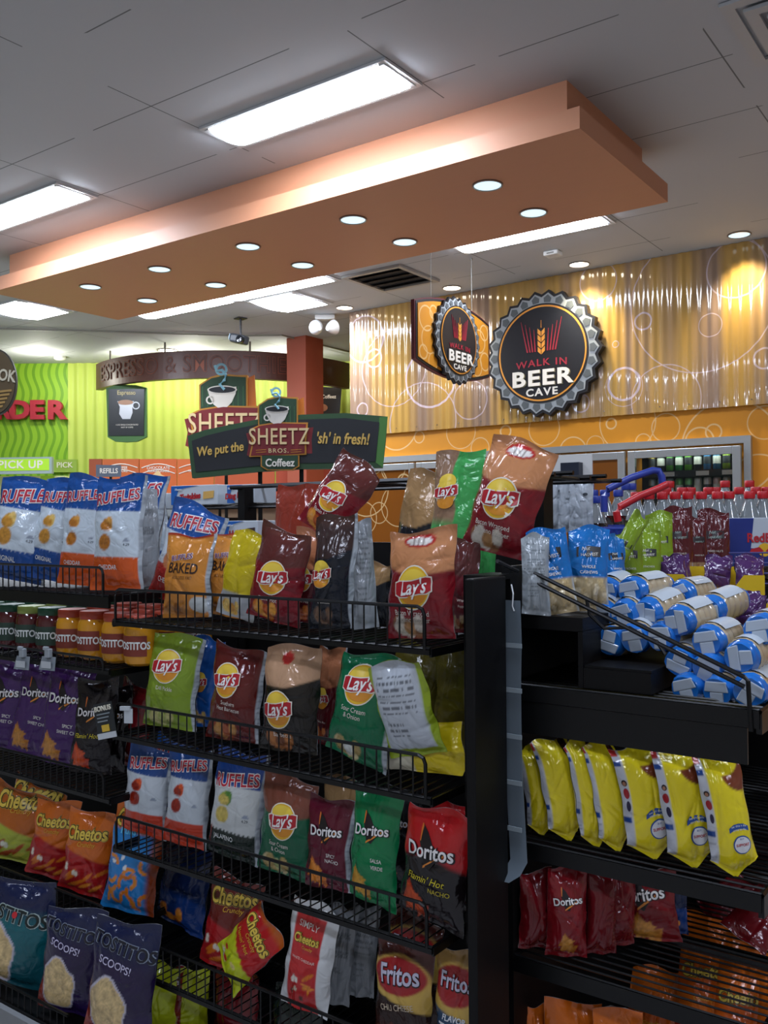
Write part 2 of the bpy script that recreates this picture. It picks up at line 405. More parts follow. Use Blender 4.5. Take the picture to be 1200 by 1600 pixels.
# ------------------------------------------------------------------ beer cave signs
BK = mat('#14151a', .45); GR = mat('#9aa0a4', .4); DG = mat('#565c5f', .45); OR = mat('#e2973a', .45); RD = mat('#a32637', .5); CR = mat('#efe9dd', .45); SH = mat('#6e6a52', .5)
NV = mat('#17191f', .4)
def circ(r, n=64): return [(r*math.cos(2*math.pi*k/n), r*math.sin(2*math.pi*k/n)) for k in range(n)]
def cap_face(t, R, NT=26, th=.05):
    pts = []
    for k in range(NT*2):
        a = math.pi*k/NT; r = R if k % 2 == 0 else R*.93; pts.append((r*math.cos(a), r*math.sin(a)))
    MB().prism(pts, -.001, th).build('toothed_backing', BK, t)
    pts2 = [(x*.95, z*.95) for x, z in pts]
    g = MB().prism(pts2, -.006, -.0015); g.build('grey_rim', GR, t)
    g = MB()
    for k in range(NT):
        a = 2*math.pi*k/NT+math.pi/NT*0
        ca, sa = math.cos(a), math.sin(a); q = []
        for (rr, w) in ((.80, -.052), (.80, .052), (.865, .066), (.92, 0), (.865, -.066)): q.append((R*(rr*ca - w*sa), R*(rr*sa + w*ca)))
        MB().prism(q, -.010, -.0065).build('rim_flute', DG, t)
    MB().prism(circ(R*.785), -.012, -.0105).build('black_band', BK, t)
    MB().ring((0, 0), R*.755, R*.026, -.016, -.0125, 0, 64).build('orange_ring', OR, t)
    MB().prism(circ(R*.725), -.018, -.0125).build('black_disc', NV, t)
    w = MB()
    for k in range(4):
        z0 = R*(-.02+.095*k)
        for s in (-1, 1):
            w.prism([(s*.006*R, z0), (s*.06*R, z0+.05*R), (s*.06*R, z0+.125*R), (s*.006*R, z0+.075*R)][::s], -.022, -.0185)
    w.prism([(-.004*R, .40*R), (.004*R, .40*R), (.002*R, .52*R), (-.002*R, .52*R)], -.022, -.0185)
    w.build('wheat_ear', OR, t)
    w = MB()
    for s in (-1, 1):
        for k in range(4):
            xa = s*R*(.105+.045*k); xb = s*R*(.125+.075*k); zt = R*(.38+.05*k)
            MB().prism([(xa-.012*R, .03*R), (xa+.012*R, .03*R), (xb+.002*R, zt), (xb-.002*R, zt)], -.022, -.0185).build('red_ray', RD, t)
    MB().text('WALK IN', 0, -.15*R, .155*R, -.022, -.0185, bold=.012, space=1.2, arc=-.02, sx=1.2).build('walk_in_lettering', RD, t)
    MB().text('BEER', .012*R, -.41*R, .335*R, -.0215, -.0185, bold=.035, sx=1.3, space=1.15).build('lettering_shadow', SH, t)
    MB().text('BEER', 0, -.40*R, .335*R, -.030, -.022, bold=.03, sx=1.3, space=1.15).build('beer_lettering', CR, t)
    MB().text('CAVE', 0, -.615*R, .165*R, -.022, -.0185, bold=.025, sx=1.2, space=1.2).build('cave_lettering', CR, t)
p = PY(847, 552, 6.98)
t = empty('bottle_cap_sign', 'large round bottle cap shaped beer cave sign on the corrugated wall', 'sign', (p.x, 6.985, p.z))
cap_face(t, .535, th=.06)
t = empty('hanging_sign', 'orange double sided beer cave sign hanging from wires beside the round sign', 'sign', (-3.62, 5.91, CAMZ+1.385), rz=math.pi/2)
def barrel(sx, n=10):
    pts = []
    for i in range(n+1):
        u = -1+2*i/n; pts.append((sx*.54*u, sx*(-.212-.085*(1-u*u)) + (1-sx)*0))
    for i in range(n+1):
        u = 1-2*i/n; pts.append((sx*.54*u, sx*(.213+.085*(1-u*u))))
    return pts
MB().prism(barrel(1), .0, .03).build('board_edge', mat('#5c1f28', .4), t)
MB().prism([(x*.975, z*.965) for x, z in barrel(1)], -.004, -.0005).build('board_border', BK, t)
MB().prism([(x*.94, z*.90) for x, z in barrel(1)], -.009, -.0045).build('bubble_panel', ring_mat('bubble_panel_print', '#d68e25', '#f0d39a', [(-.40,.10,.09,1),(-.36,-.05,.1,.8),(-.44,-.15,.05,1),(-.3,.16,.05,1),(.36,.05,.09,1),(.45,-.1,.07,1),(.32,-.15,.08,.8),(.44,.13,.06,1),(-.31,-.2,.06,.8)], .4, width=.006), t)
c = empty('bottle_cap_face', None, None, (0, -.03, -.005)); c.parent = t
for q in list(c.keys()): del c[q]
cap_face(c, .335, NT=26, th=.02)
for x in (-.30, .29):
    MB().tube([(x, .015, .27), (x, .015, CZ-CAMZ-1.386)], .0025).lathe([(0.012, CZ-CAMZ-1.40), (.012, CZ-CAMZ-1.386)], (x, .015, 0), 8).build('hanging_wire', mat('#9a9a94'), t)

# ------------------------------------------------------------------ coffee signs
class Flat:                        # sign art measured in px of the photo and turned into metres at the sign's own distance
    def __init__(s, px, py, d): s.c = (px, py); s.k = d/F; s.loc = PD(px, py, d); s.rz = -YAW
    def P(s, pts): return [((x-s.c[0])*s.k, (s.c[1]-y)*s.k) for x, y in pts]
    def xy(s, x, y): return (x-s.c[0])*s.k, (s.c[1]-y)*s.k
def badge(t, f, dx, dy, sc, cof=True):
    """coffee cup badge: green shield, red ribbon, lettering"""
    def P(pts): return f.P([(430+dx+(x-430)*sc, 665+dy+(y-665)*sc) for x, y in pts])
    def xy(x, y): return f.xy(430+dx+(x-430)*sc, 665+dy+(y-665)*sc)
    k = f.k*sc
    G1 = mat('#c98a2e', .45); G2 = mat('#24452b', .5); R1 = mat('#7d1c22', .5)
    MB().prism(P([(463,624),(471,620),(473,663),(463,663)]), .02, .05).build('orange_side', mat('#d97a1e', .4), t)
    MB().prism(P([(401,664),(401,633),(416,623),(432,619),(448,621),(463,621),(463,664)]), -.012, .05).build('shield_edge', G1, t)
    MB().prism(P([(403,664),(403,634),(417,625),(432,622),(448,623),(461,624),(461,664)]), -.016, -.0125).build('green_shield', G2, t)
    m = MB()
    for i in range(9): a = 405+6.5*i; m.prism(P([(a,661),(a,636),(a+1.2,635),(a+1.2,661)]), -.018, -.0165)
    m.build('shield_lines', mat('#3a6a40', .5), t)
    m = MB()
    m.prism(P([(412,639),(449,636),(448,645),(443,656),(436,663),(427,664),(420,659),(415,650)]), -.024, -.0185)
    m.ring(xy(415.5,653), 5.5*k, 2*k, -.024, -.0185, 0, 20)
    cx, cz = xy(431,640); 
    m.prism([(cx+19*k*math.cos(a*.2618), cz+5.5*k*math.sin(a*.2618)) for a in range(24)], -.027, -.0245)
    m.build('cup', CR, t)
    m = MB(); m.prism([(cx+17*k*math.cos(a*.2618), cz+4*k*math.sin(a*.2618)) for a in range(24)], -.029, -.0275); m.build('coffee', NV, t)
    st = MB(); s_ = [(434,640),(428,633),(434,628),(436,621),(431,615),(424,616),(422,609)]
    st.tube([(xy(a,b)[0], -.03, xy(a,b)[1]) for a, b in s_], 2.0*k, 6); st.ring(xy(430,614), 8*k, 3*k, -.032, -.028, 0, 20)
    st.build('steam', mat('#8fc6d6', .5), t)
    MB().prism(P([(382,677),(390,675),(391,714),(383,711),(386,694)]), -.008, .05).prism(P([(478,669),(487,668),(484,688),(485,709),(476,709)]), -.008, .05).build('ribbon_tails', R1, t)
    MB().prism(P([(388,671),(404,664),(432,660),(460,661),(479,661),(476,690),(476,711),(432,713),(387,714),(392,692)]), -.022, .04).build('ribbon_edge', G1, t)
    MB().prism(P([(390.5,672.5),(404,666),(432,662),(460,663),(476,663.5),(473.5,690),(473.5,709),(432,711),(390,712),(394.5,692)]), -.026, -.0225).build('ribbon', R1, t)
    x, z = xy(434,684); MB().text('SHEETZ', x, z, 36*k, -.036, -.027, bold=.005, sx=.72, space=1.08).build('name_lettering', mat('#e9cf9a', .4), t)
    if not cof: return
    x, z = xy(433,705); MB().text('BROS.', x, z, 9.5*k, -.030, -.027, bold=.012, sx=1.1, space=1.2).build('lettering', mat('#e9cf9a', .4), t)
    m = MB()
    for a, b in ((398,414),(452,469)):
        for yy in (703.5, 707): m.prism(P([(a,yy),(b,yy-1),(b,yy-.1),(a,yy+.9)]), -.029, -.027)
    m.build('ribbon_lines', G1, t)
    MB().prism(P([(405,712),(465,712),(465,729),(455,735),(415,735),(405,729)]), -.020, .03).build('lower_edge', G1, t)
    MB().prism(P([(407,712),(463,712),(463,728),(454,733.5),(416,733.5),(407,728)]), -.023, -.0205).build('lower_plate', G2, t)
    x, z = xy(435,724); MB().text('Coffeez', x, z, 17*k, -.030, -.0235, bold=.02, sx=.85).build('lower_lettering', CR, t)
f = Flat(450, 690, 4.6)
t = empty('coffee_bar_sign', 'arched dark chalkboard style coffee sign with green border and cup badge', 'sign', f.loc, rz=-YAW)
outer = [(293,680),(320,671),(350,665),(402,655),(470,648),(540,646),(606,652),(603,690),(598,732),(540,733),(470,733),(400,737),(300,746)]
inner = [(300,688),(322,680),(352,673),(402,663),(470,656),(540,654),(593,661),(590,690),(586,722),(540,724),(470,724),(400,728),(306,737)]
MB().prism(f.P(outer), -.002, .05).build('green_border', mat('#2f5230', .5), t)
MB().prism(f.P([(593,653),(606,652),(598,732),(587,724)]), -.004, -.0021).build('border_side', mat('#4a8038', .5), t)
MB().prism(f.P(inner), -.007, -.0041).build('dark_panel', mat('#1a1d22', .5), t)
YL = mat('#d9b35a', .45)
x, z = f.xy(344, 702); MB().text('We put the', x, z, 20*f.k, -.014, -.0075, bold=.02, shear=.2, rot=7, sx=.78).build('lettering', YL, t)
x, z = f.xy(535, 687); MB().text("'sh' in fresh!", x, z, 24*f.k, -.014, -.0075, bold=.022, shear=.2, rot=-2, sx=.72).build('lettering', YL, t)
badge(t, f, 3, 0, 1.0)
ISL = f.loc.z
for x in (405, 470):
    a, b = f.xy(x, 731); MB().tube([(a, .03, b), (a, .03, .951-ISL)], .012).build('post', BLACK, t)
f2 = Flat(370, 640, 7.2)
t = empty('coffee_badge_sign', 'coffee cup badge sign behind the arched sign against the lime wall', 'sign', f2.loc, rz=-YAW)
badge(t, f2, -83, -25, 1.22, False)
a, b = f2.xy(352, 690); MB().tube([(a, .03, b), (a, .03, .951-f2.loc.z)], .014).build('post', BLACK, t)
tag(MB().box(-.75, -.3, 0, .75, .4, .95).build('coffee_island', mat('#5a3a2a', .5), loc=(f.loc.x, f.loc.y, 0), rot=(0, 0, -YAW)), 'brown coffee island under the arched coffee sign', 'counter')
tag(MB().box(-.5, -.3, 0, .5, .4, .95).build('coffee_island', mat('#5a3a2a', .5), loc=(f2.loc.x, f2.loc.y, 0), rot=(0, 0, -YAW)), 'brown coffee island under the cup badge sign', 'counter')

# curved brown fascia
a3 = [PD(150, 580, 11.15), PD(350, 570, 10.3), PD(546, 590, 11.2)]
(ax, ay), (bx, by), (cx, cy) = [(p.x, p.y) for p in a3]
D2 = 2*(ax*(by-cy)+bx*(cy-ay)+cx*(ay-by))
ux = ((ax*ax+ay*ay)*(by-cy)+(bx*bx+by*by)*(cy-ay)+(cx*cx+cy*cy)*(ay-by))/D2
uy = ((ax*ax+ay*ay)*(cx-bx)+(bx*bx+by*by)*(ax-cx)+(cx*cx+cy*cy)*(bx-ax))/D2
FR = math.hypot(ax-ux, ay-uy); th0 = math.atan2(ay-uy, ax-ux); th1 = math.atan2(cy-uy, cx-ux)
if th1 < th0: th1 += 2*math.pi
ztop, zbot = CAMZ+2.0-.03, CAMZ+1.655
t = empty('curved_fascia', 'curved brown overhead sign band of the espresso and smoothie bar', 'sign', (ux, uy, 0))
m = MB(); N = 60; vs = []
for i in range(N+1):
    th = th0+(th1-th0)*i/N
    for r in (FR, FR-.08):
        for z in (zbot, ztop): vs.append((r*math.cos(th), r*math.sin(th), z))
for i in range(N):
    a = 4*i; b = a+4
    m.f += [[a, b, b+1, a+1], [a+2, a+3, b+3, b+2], [a+1, b+1, b+3, a+3], [a, a+2, b+2, b]]; m.m += [0]*4
m.v = vs; m.f += [[0, 1, 3, 2], [4*N, 4*N+2, 4*N+3, 4*N+1]]; m.m += [0, 0]
m.build('band', mat('#57352c', .4), t, smooth=False)
def on_arc(txt, size, s0, z, off, m_, **k):
    V, T = text2d(txt, size, **k)
    vs = []
    for x, y in V:
        th = (th0+th1)/2+(x+s0)/FR; vs.append(((FR+off)*math.cos(th), (FR+off)*math.sin(th), z+y))
    o = MB(); o.add(vs, [list(q) for q in T]); return o.build('lettering', m_, t)
on_arc('ESPRESSO & SMOOTHIE BAR', .27, -.14, (ztop+zbot)/2, .006, mat('#93513a', .5), bold=.018, sx=.86, space=1.05)
on_arc('ESPRESSO & SMOOTHIE BAR', .27, -.14, (ztop+zbot)/2, .012, mat('#4d2f28', .5), bold=-.004, sx=.86, space=1.0485)
for u in (.1, .35, .62, .85):
    th = th0+(th1-th0)*u; MB().tube([((FR-.04)*math.cos(th), (FR-.04)*math.sin(th), ztop-.01), ((FR-.04)*math.cos(th), (FR-.04)*math.sin(th), CZ-.001)], .012).build('hanger_rod', mat('#6f6a60'), t)

# framed espresso poster
f = Flat(197, 645, 10.75)
t = empty('espresso_poster', 'dark espresso poster on a green backing against the lime wall', 'poster', f.loc, rz=-YAW)
MB().prism(f.P([(166,606),(180,602),(197,601),(214,602),(229,606),(229,683),(214,690),(197,691),(180,690),(168,683)]), -.001, .05).build('green_backing', mat('#3c6b2c', .5), t)
MB().prism(f.P([(170,608),(226,608),(225,681),(170,681)]), -.012, -.002).build('dark_panel', mat('#14181b', .3), t)
x, z = f.xy(198, 614); MB().text('Espresso', x, z, 9.5*f.k, -.016, -.0125, bold=.02, sx=.85).build('title_lettering', mat('#e8d9a2'), t)
x, z = f.xy(199, 664); MB().text('A 2OZ SINGLE CONCENTRATED', x, z, 3.0*f.k, -.015, -.0125, sx=.8).text('SHOT OF COFFEE', x, z-4*f.k, 3.0*f.k, -.015, -.0125, sx=.8).build('small_lettering', CR, t)
m = MB(); m.prism(f.P([(184,627),(210,627),(207,634),(208,645),(204,655),(192,655),(187,647),(188,636)]), -.018, -.0125); m.ring(f.xy(213,634), 6*f.k, 1.6*f.k, -.018, -.0125, 0, 18); m.build('pitcher', mat('#b9babd', .3, .5), t)
cx, cz = f.xy(197, 629); MB().prism([(cx+12*f.k*math.cos(a*.2618), cz+4*f.k*math.sin(a*.2618)) for a in range(24)], -.022, -.0185).build('coffee', mat('#c99d80'), t)
# menu board beyond the pillar
f = Flat(518, 628, 11.3); t = empty('coffee_menu', 'dark coffee menu board half hidden behind the red pillar', 'poster', f.loc, rz=-YAW)
MB().prism(f.P([(478,603),(534,606),(530,652),(478,652)]), -.001, .04).build('dark_panel', mat('#1c1a18', .4), t)
x, z = f.xy(507, 620); MB().text('Hot Coffeez', x, z, 8*f.k, -.006, -.0015, bold=.01, sx=.9).build('lettering', CR, t)
cx, cz = f.xy(503, 637); MB().prism([(cx+9*f.k*math.cos(a*.2618), cz+6*f.k*math.sin(a*.2618)) for a in range(24)], -.006, -.0015).build('cup', mat('#8d5a3c'), t)

# order letters and pick up sign on the wavy wall
f = Flat(50, 640, 11.3); wr = math.atan2(B_.y-A.y, B_.x-A.x)
for ch, px in (('O', -34), ('R', 5), ('D', 31), ('E', 58), ('R', 88)):
    q = PD(px, 642, 1.0); s = (-(B_.y-A.y)*(A.x) + (B_.x-A.x)*A.y)/(-(B_.y-A.y)*q.x + (B_.x-A.x)*q.y)
    pos = PD(px, 642, s*0.994); x = pos
    lb = {'O': 'red letter at the start of the order sign, beyond the left edge', 'D': 'red letter D on the wavy green wall', 'E': 'red letter E on the wavy green wall'}.get(ch)
    if ch == 'R': lb = 'red letter R ending the word on the wavy green wall' if px > 50 else 'red letter R behind the hanging round sign'
    tag(MB().text(ch, 0, 0, .32, -.03, .03, bold=.045, sx=1.15).build('sign_letter', mat('#b02c3c', .45), loc=pos, rot=(0, 0, wr)), lb, 'sign letter', 'red letters on the green wall')
f = Flat(38, 728, 10.6); t = empty('pick_up_sign', 'lime green pick up sign in a grey frame under the wavy wall', 'sign', f.loc, rz=-YAW-.0)
MB().prism(f.P([(-60,715),(81,714),(81,740),(-60,741)]), 0, .06).build('frame', mat('#9fb0ad', .4), t)
MB().prism(f.P([(-60,718),(77,717),(77,735),(-60,736)]), -.006, -.001).build('lime_face', mat('#a4d531', .45, emit=.25), t)
x, z = f.xy(32, 726.5); MB().text('PICK UP', x, z, 17*f.k, -.012, -.0065, bold=.02, sx=1.05, space=1.1).build('lettering', CR, t)
f = Flat(95, 728, 11.62); t = empty('pick_up_sign', 'second smaller pick up sign partly hidden beside the lime wall', 'sign', f.loc, rz=-YAW)
MB().prism(f.P([(82,718),(120,718),(120,738),(82,738)]), 0, .05).build('lime_face', mat('#97b548', .5), t)
x, z = f.xy(101, 727); MB().text('PICK', x, z, 12*f.k, -.006, -.001, bold=.01).build('lettering', CR, t)
# counter front under the green wall
def stripe_mat():
    m, t, n, l = newmat('striped_counter'); b = n['Principled BSDF']; g = NG(t); X, _, _ = g.xyz()
    l.new(g.mix(g.op('LESS_THAN', g.op('PINGPONG', X, .17), .085), '#dfe3a4', '#a7d13a'), b.inputs['Base Color']); return m
f = Flat(30, 800, 10.9); t = tag(MB().box(-1.2, 0, -1.2, .55, .3, .43).build('order_counter', stripe_mat(), loc=f.loc, rot=(0, 0, -YAW)), 'striped lime and cream front of the pick up counter', 'counter')
# orange menu panels over the coffee counter
names = ['plain rust panel at the near end of the coffee counter row', 'orange menu panel with an arched cream banner for caramel', 'orange menu panel with an arched banner reading chocolate', 'orange menu panel starting with the letters MM', 'red orange panel behind the arched coffee sign', 'orange panel behind the snack rack rods']
for i, (a, b, c_, s1, s2) in enumerate(((139,160,'#9c4a26','',''),(160,218,'#c4622a','COFFEE','FLAVORS'),(218,277,'#d0642a','CHOCOLATE','FUDGE QUAKE'),(277,335,'#d46a30','MMM','TOPPINGS'),(335,430,'#c25a30','',''),(431,560,'#b64a2c','',''))):
    f = Flat((a+b)/2, 745, 10.8); t = empty('menu_panel', names[i], 'menu panel', f.loc, rz=-YAW, group='orange menu panels')
    MB().prism(f.P([(a,717),(b-1,717),(b-1,790),(a,790)]), 0, .03).build('panel', mat(c_, .5), t)
    if s1:
        m = MB(); cx = (a+b)/2
        ar = [(cx-26+52*k/8, 731-6*math.sin(math.pi*k/8)) for k in range(9)]; br = [(x_, y_+9) for x_, y_ in ar]
        for L_ in (ar, br): m.tube([(f.xy(*q)[0], -.006, f.xy(*q)[1]) for q in L_], .8*f.k, 5)
        m.build('banner_outline', CR, t)
        x, z = f.xy(cx, 731); m = MB().text(s1, x, z, 6*f.k, -.006, -.001, bold=.01, arc=-.006).text(s2, x, z-5*f.k, 5*f.k, -.006, -.001, bold=.01, arc=-.006); m.build('lettering', CR, t)
        if i == 2: x, z = f.xy(246, 747); MB().prism(f.P([(230,760),(232,745),(240,741),(247,735),(253,742),(262,746),(263,760)]), -.006, -.001).build('food_picture', mat('#e5c58c'), t)
f = Flat(172, 734, 8.0); t = empty('counter_sign', 'small blue grey sign card behind the snack rack', 'sign', f.loc, rz=-YAW)
MB().prism(f.P([(150,726),(189,727),(189,745),(150,745)]), 0, .01).build('card', mat('#5b6472'), t)
MB().tube([(0, .02, -.03), (0, .02, -f.loc.z)], .012).build('post', BLACK, t)
x, z = f.xy(170, 736); MB().text('REFILLS', x, z, 11*f.k, -.004, -.001, bold=.015, sx=.8).build('lettering', CR, t)
# coffee counter carcass so panels do not hover
f = Flat(330, 840, 10.9); tag(MB().box(-1.28, 0, -1.2, 2.2, .4, .36).build('coffee_counter', mat('#6f5a44', .5), loc=f.loc, rot=(0, 0, -YAW)), 'brown coffee counter below the lime ribbed wall', 'counter')
# round hanging sign, left edge
p = PD(-6, 597, 4.2); t = empty('round_hanging_sign', 'dark round hanging sign with gold lettering cut by the left edge', 'sign', p, rz=-YAW)
R_ = 52*4.2/F
MB().prism([(x*.62, z) for x, z in circ(R_)], -.004, .012).build('rim', mat('#3b3a30', .5), t)
MB().prism([(x*.58, z*.95) for x, z in circ(R_)], -.008, -.0045).build('brown_disc', mat('#5a4a2e', .5), t)
MB().text('LOOK', .02, .03, .075, -.014, -.0085, bold=.02, sx=.7, rot=-8).build('lettering', mat('#cfc8ae'), t)
m = MB()
for k in range(5): m.prism([(-.06+.0*k, -.05-.018*k), (.075-.01*k, -.035-.018*k), (.075-.01*k, -.045-.018*k), (-.06, -.06-.018*k)], -.012, -.0085)
m.build('food_picture', mat('#a8874a'), t)
MB().tube([(0, .004, R_), (0, .004, CZ-p.z-.001)], .003).build('hanging_wire', mat('#8a8a84'), t)

# ------------------------------------------------------------------ cooler doors
AL = mat('#b7bcc0', .3, .6); DK = mat('#0c0f10', .4)
cx0, cx1, ctop = -5.50, -1.76, 2.085
t = empty('cooler_surround', 'grey aluminium frame around the row of cooler doors', 'door surround', (0, WY, 0))
m = MB(); m.box(cx0, -.05, ctop-.055, cx1, -.001, ctop).box(cx1-.05, -.05, 0.12, cx1, -.001, ctop-.055)
m.build('frame', AL, t)
g_, t_, n_, l_ = newmat('cooler_glass'); b_ = n_['Principled BSDF']; b_.inputs['Base Color'].default_value = (.02, .025, .025, 1); b_.inputs['Roughness'].default_value = .03
b_.inputs['Alpha'].default_value = .22
film = ring_mat('orange_door_reflection', '#7c4818', '#e8cf9a', [(.18,1.78,.26,.7),(.5,1.98,.14,.7),(.33,1.55,.10,.6),(.62,1.84,.07,.9),(.56,1.62,.2,.6),(.14,1.5,.16,.6),(.3,1.98,.05,.6)], .12, coat=.6)  # opaque door panes painted with the orange ringed reflection in the glass
edges = [-5.50, -4.73, -3.93, -2.70, -1.81]
dl = ['cooler door with orange bubble film at the far end of the row', 'cooler door with orange bubble film, second from the far end', 'cooler door with orange bubble film beside the clear door', 'clear glass cooler door at the near end showing cans']
for i in range(4):
    a, b = edges[i]+.012, edges[i+1]-.012; w_ = b-a
    d = empty('cooler_door', dl[i], 'cooler door', (a, WY-.055, 0), group='cooler doors')
    fr = MB(); fr.box(0, -.04, .15, .06, 0, 2.01).box(w_-.06, -.04, .15, w_, 0, 2.01).box(.06, -.04, 1.95, w_-.06, 0, 2.01).box(.06, -.04, .15, w_-.06, 0, .21)
    fr.build('door_frame', AL, d, bevel=.004)
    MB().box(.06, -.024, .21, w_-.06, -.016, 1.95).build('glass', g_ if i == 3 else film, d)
    MB().tube([(.03, -.05, .8), (.03, -.09, .85), (.03, -.09, 1.35), (.03, -.05, 1.4)], .012).build('handle', AL, d)
# inside of the clear door: shelves and cans stand in a shallow cabinet set in the wall face
struct('wall_cooler', MB().box(-2.70, WY+.75, .1, -1.80, WY+.8, 2.05).box(-2.72, WY+.151, .1, -2.67, WY+.75, 2.05).box(-1.84, WY+.151, .1, -1.79, WY+.75, 2.05).box(-2.67, WY+.151, 2.001, -1.84, WY+.75, 2.05).box(-2.67, WY+.151, .1, -1.84, WY+.75, .15), DK)
L = bpy.data.lights.new('cooler_light', 'AREA'); L.energy = 1.4; L.shape = 'RECTANGLE'; L.size = .7; L.size_y = .08; L.color = (.85, 1, .95)
o = bpy.data.objects.new('cooler_light', L); COL.objects.link(o); o.location = (-2.25, WY+.17, 1.99); o.rotation_euler = (math.radians(25), 0, 0)
for si, z in enumerate((1.63, 1.85)):
    s = empty('cooler_shelf', ('lower' if si == 0 else 'upper')+' dark shelf inside the clear cooler door', 'shelf', (-2.255, WY+.36, z), group='cooler shelves')
    MB().box(-.40, -.19, -.02, .40, .3, 0).build('shelf_board', DK, s)
    MB().box(-.40, -.205, -.045, .40, -.191, .005).build('price_rail', mat('#20262a', .4), s)
    m = MB()
    for x, w in ((-.20, .06), (.08, .05), (.3, .07)): m.box(x-w, -.209, -.04, x+w, -.206, -.005)
    m.build('price_label', mat('#d9ddd9', .5), s)
cans = [['#8b7a2c', '#1d2327', '#4f8f3a', '#2f7f46', '#5f9f2f', '#1f2b33', '#2c6f9f', '#2e6b8f', '#8aa83a', '#7d9f2c'], ['#9fb4b4', '#8fc4c4', '#b8c8c4', '#6fae5f', '#7fc07a', '#c9ccc4', '#d4cfc8', '#c2a8a0', '#b4b8b0', '#a8b0a8']]
cn = {'#8b7a2c': 'gold', '#1d2327': 'black', '#4f8f3a': 'green', '#2f7f46': 'deep green', '#5f9f2f': 'lime green', '#1f2b33': 'dark slate', '#2c6f9f': 'blue', '#2e6b8f': 'steel blue', '#8aa83a': 'yellow green', '#7d9f2c': 'olive green',
      '#9fb4b4': 'grey blue', '#8fc4c4': 'pale cyan', '#b8c8c4': 'pale grey', '#6fae5f': 'leaf green', '#7fc07a': 'mint green', '#c9ccc4': 'white', '#d4cfc8': 'cream', '#c2a8a0': 'dusty pink', '#b4b8b0': 'dull grey', '#a8b0a8': 'mid grey'}
for r_, (z, row) in enumerate(((1.851, cans[0]), (1.631, cans[1]))):
    for i, c_ in enumerate(row):
        x = -2.60+.074*i
        o = MB().lathe([(.024, 0), (.031, .012), (.031, .15), (.026, .162), (.024, .165), (.022, .161), (0, .161)], n=16).build('drink_can', mat(c_, .3, .5), smooth=True, loc=(x, WY+.22, z))
        tag(o, cn[c_]+' drink can on the '+('upper' if r_ == 0 else 'lower')+' shelf behind the clear cooler door', 'can', 'cans in the cooler')
        MB().lathe([(.0312, .05), (.0314, .055), (.0314, .105), (.0312, .11)], n=16).build('label', mat('#c7ccc0' if i % 2 else '#30363a', .4), o, smooth=True)

# ------------------------------------------------------------------ snack gondola
XR0, XR1, XL0 = -1.935, -.955, -3.70
YF, YB = 1.475, 1.93
def shelf(t, x0, x1, z, yf=YF, yb=YB, fence=.075, step=.026, fx=None, lip=.010):
    s = MB(); r = .0032
    for y in (yf, (yf+yb)/2, yb): s.tube([(x0, y, z-.006), (x1, y, z-.006)], r*1.2, 4)
    n = int((x1-x0)/step)
    for i in range(n+1): s.tube([(x0+(x1-x0)*i/n, yf, z-.003), (x0+(x1-x0)*i/n, yb, z-.003)], .0018, 4)
    s.box(x0, yf-.004, z-.008-lip, x1, yf+.004, z-.008)
    for x in (x0, x1): s.box(x-.003, yf, z-.022, x+.003, yb, z-.006)
    s = s.build('wire_shelf', WIRE, t)
    if fence:
        a, b = fx or (x0+.01, x1-.01); f = MB(); y = yf-.002; zt = z+fence; q = .016
        f.tube([(a, y, z-.01), (a, y, zt-q), (a+q*.3, y, zt-q*.3), (a+q, y, zt), (b-q, y, zt), (b-q*.3, y, zt-q*.3), (b, y, zt-q), (b, y, z-.01)], .0038, 6)
        k = max(2, int((b-a)/.0285))
        for i in range(1, k): x = a+(b-a)*i/k; f.tube([(x, y, z-.01), (x, y, zt)], .0022, 4)
        f.build('shelf_fence', WIRE, s)
    return s
ZR = (1.213, .925, .640, .350); ZL = (1.275, 1.085, .757, .42)
gr = empty('snack_rack', 'black wire chip rack holding the bags beside the dark end panel', 'shelving unit', (0, 0, 0), group='chip racks')
for i, z in enumerate(ZR): shelf(gr, XR0+.008, XR1-.008, z, fence=.075, fx=(XR0+.02, -.975))
def upright(t, x, top):
    MB().box(x-.014, YB, 0, x+.014, YB+.05, top).build('upright', BLACK, t)
upright(gr, XR1-.002, 1.56); upright(gr, XR0+.012, 1.56)
MB().box(XR0, YB+.01, .0, XR1, YB+.03, 1.40).build('back_panel', BLACK, gr)
MB().box(XR0, YF-.01, .0, XR1, YB, .125).build('base_deck', BLACK, gr)
tr = MB()
for k in range(5): tr.tube([(XR0, YB-.03+.1*k, 1.558+.008*(k % 2)), (-.90, YB-.03+.1*k, 1.558+.008*(k % 2))], .006, 6)
for x in (XR0+.01, -1.45, -.93): tr.tube([(x, YB-.03, 1.556), (x, YB+.37, 1.556)], .005, 6)
tr.build('top_rails', WIRE, gr)
gl = empty('snack_rack', 'black wire chip rack at the far end with the jars of dip', 'shelving unit', (0, 0, 0), group='chip racks')
for i, z in enumerate(ZL): shelf(gl, XL0+.008, XR0-.006, z, fence=(.066, .022, .055, .052)[i], fx=(XL0+.02, XR0-.03), lip=(.03 if i == 0 else .010))
upright(gl, XL0, 1.45); upright(gl, XR0-.02, 1.45)
MB().box(XL0, YB+.01, 0, XR0-.002, YB+.03, 1.40).build('back_panel', BLACK, gl)
MB().box(XL0, 1.362, .0, XR0-.002, YB, .198).build('base_deck', BLACK, gl)
MB().box(XL0, 1.345, .135, XR0-.002, 1.361, .19).build('price_rail', mat('#85898b', .45), gl)
f = MB(); f.tube([(XL0, 1.366, .242), (XR0-.03, 1.366, .242)], .004)
for i in range(62): x = XL0+.01+.028*i; f.tube([(x, 1.366, .19), (x, 1.366, .242)], .0022, 4)
f.build('base_fence', WIRE, gl)
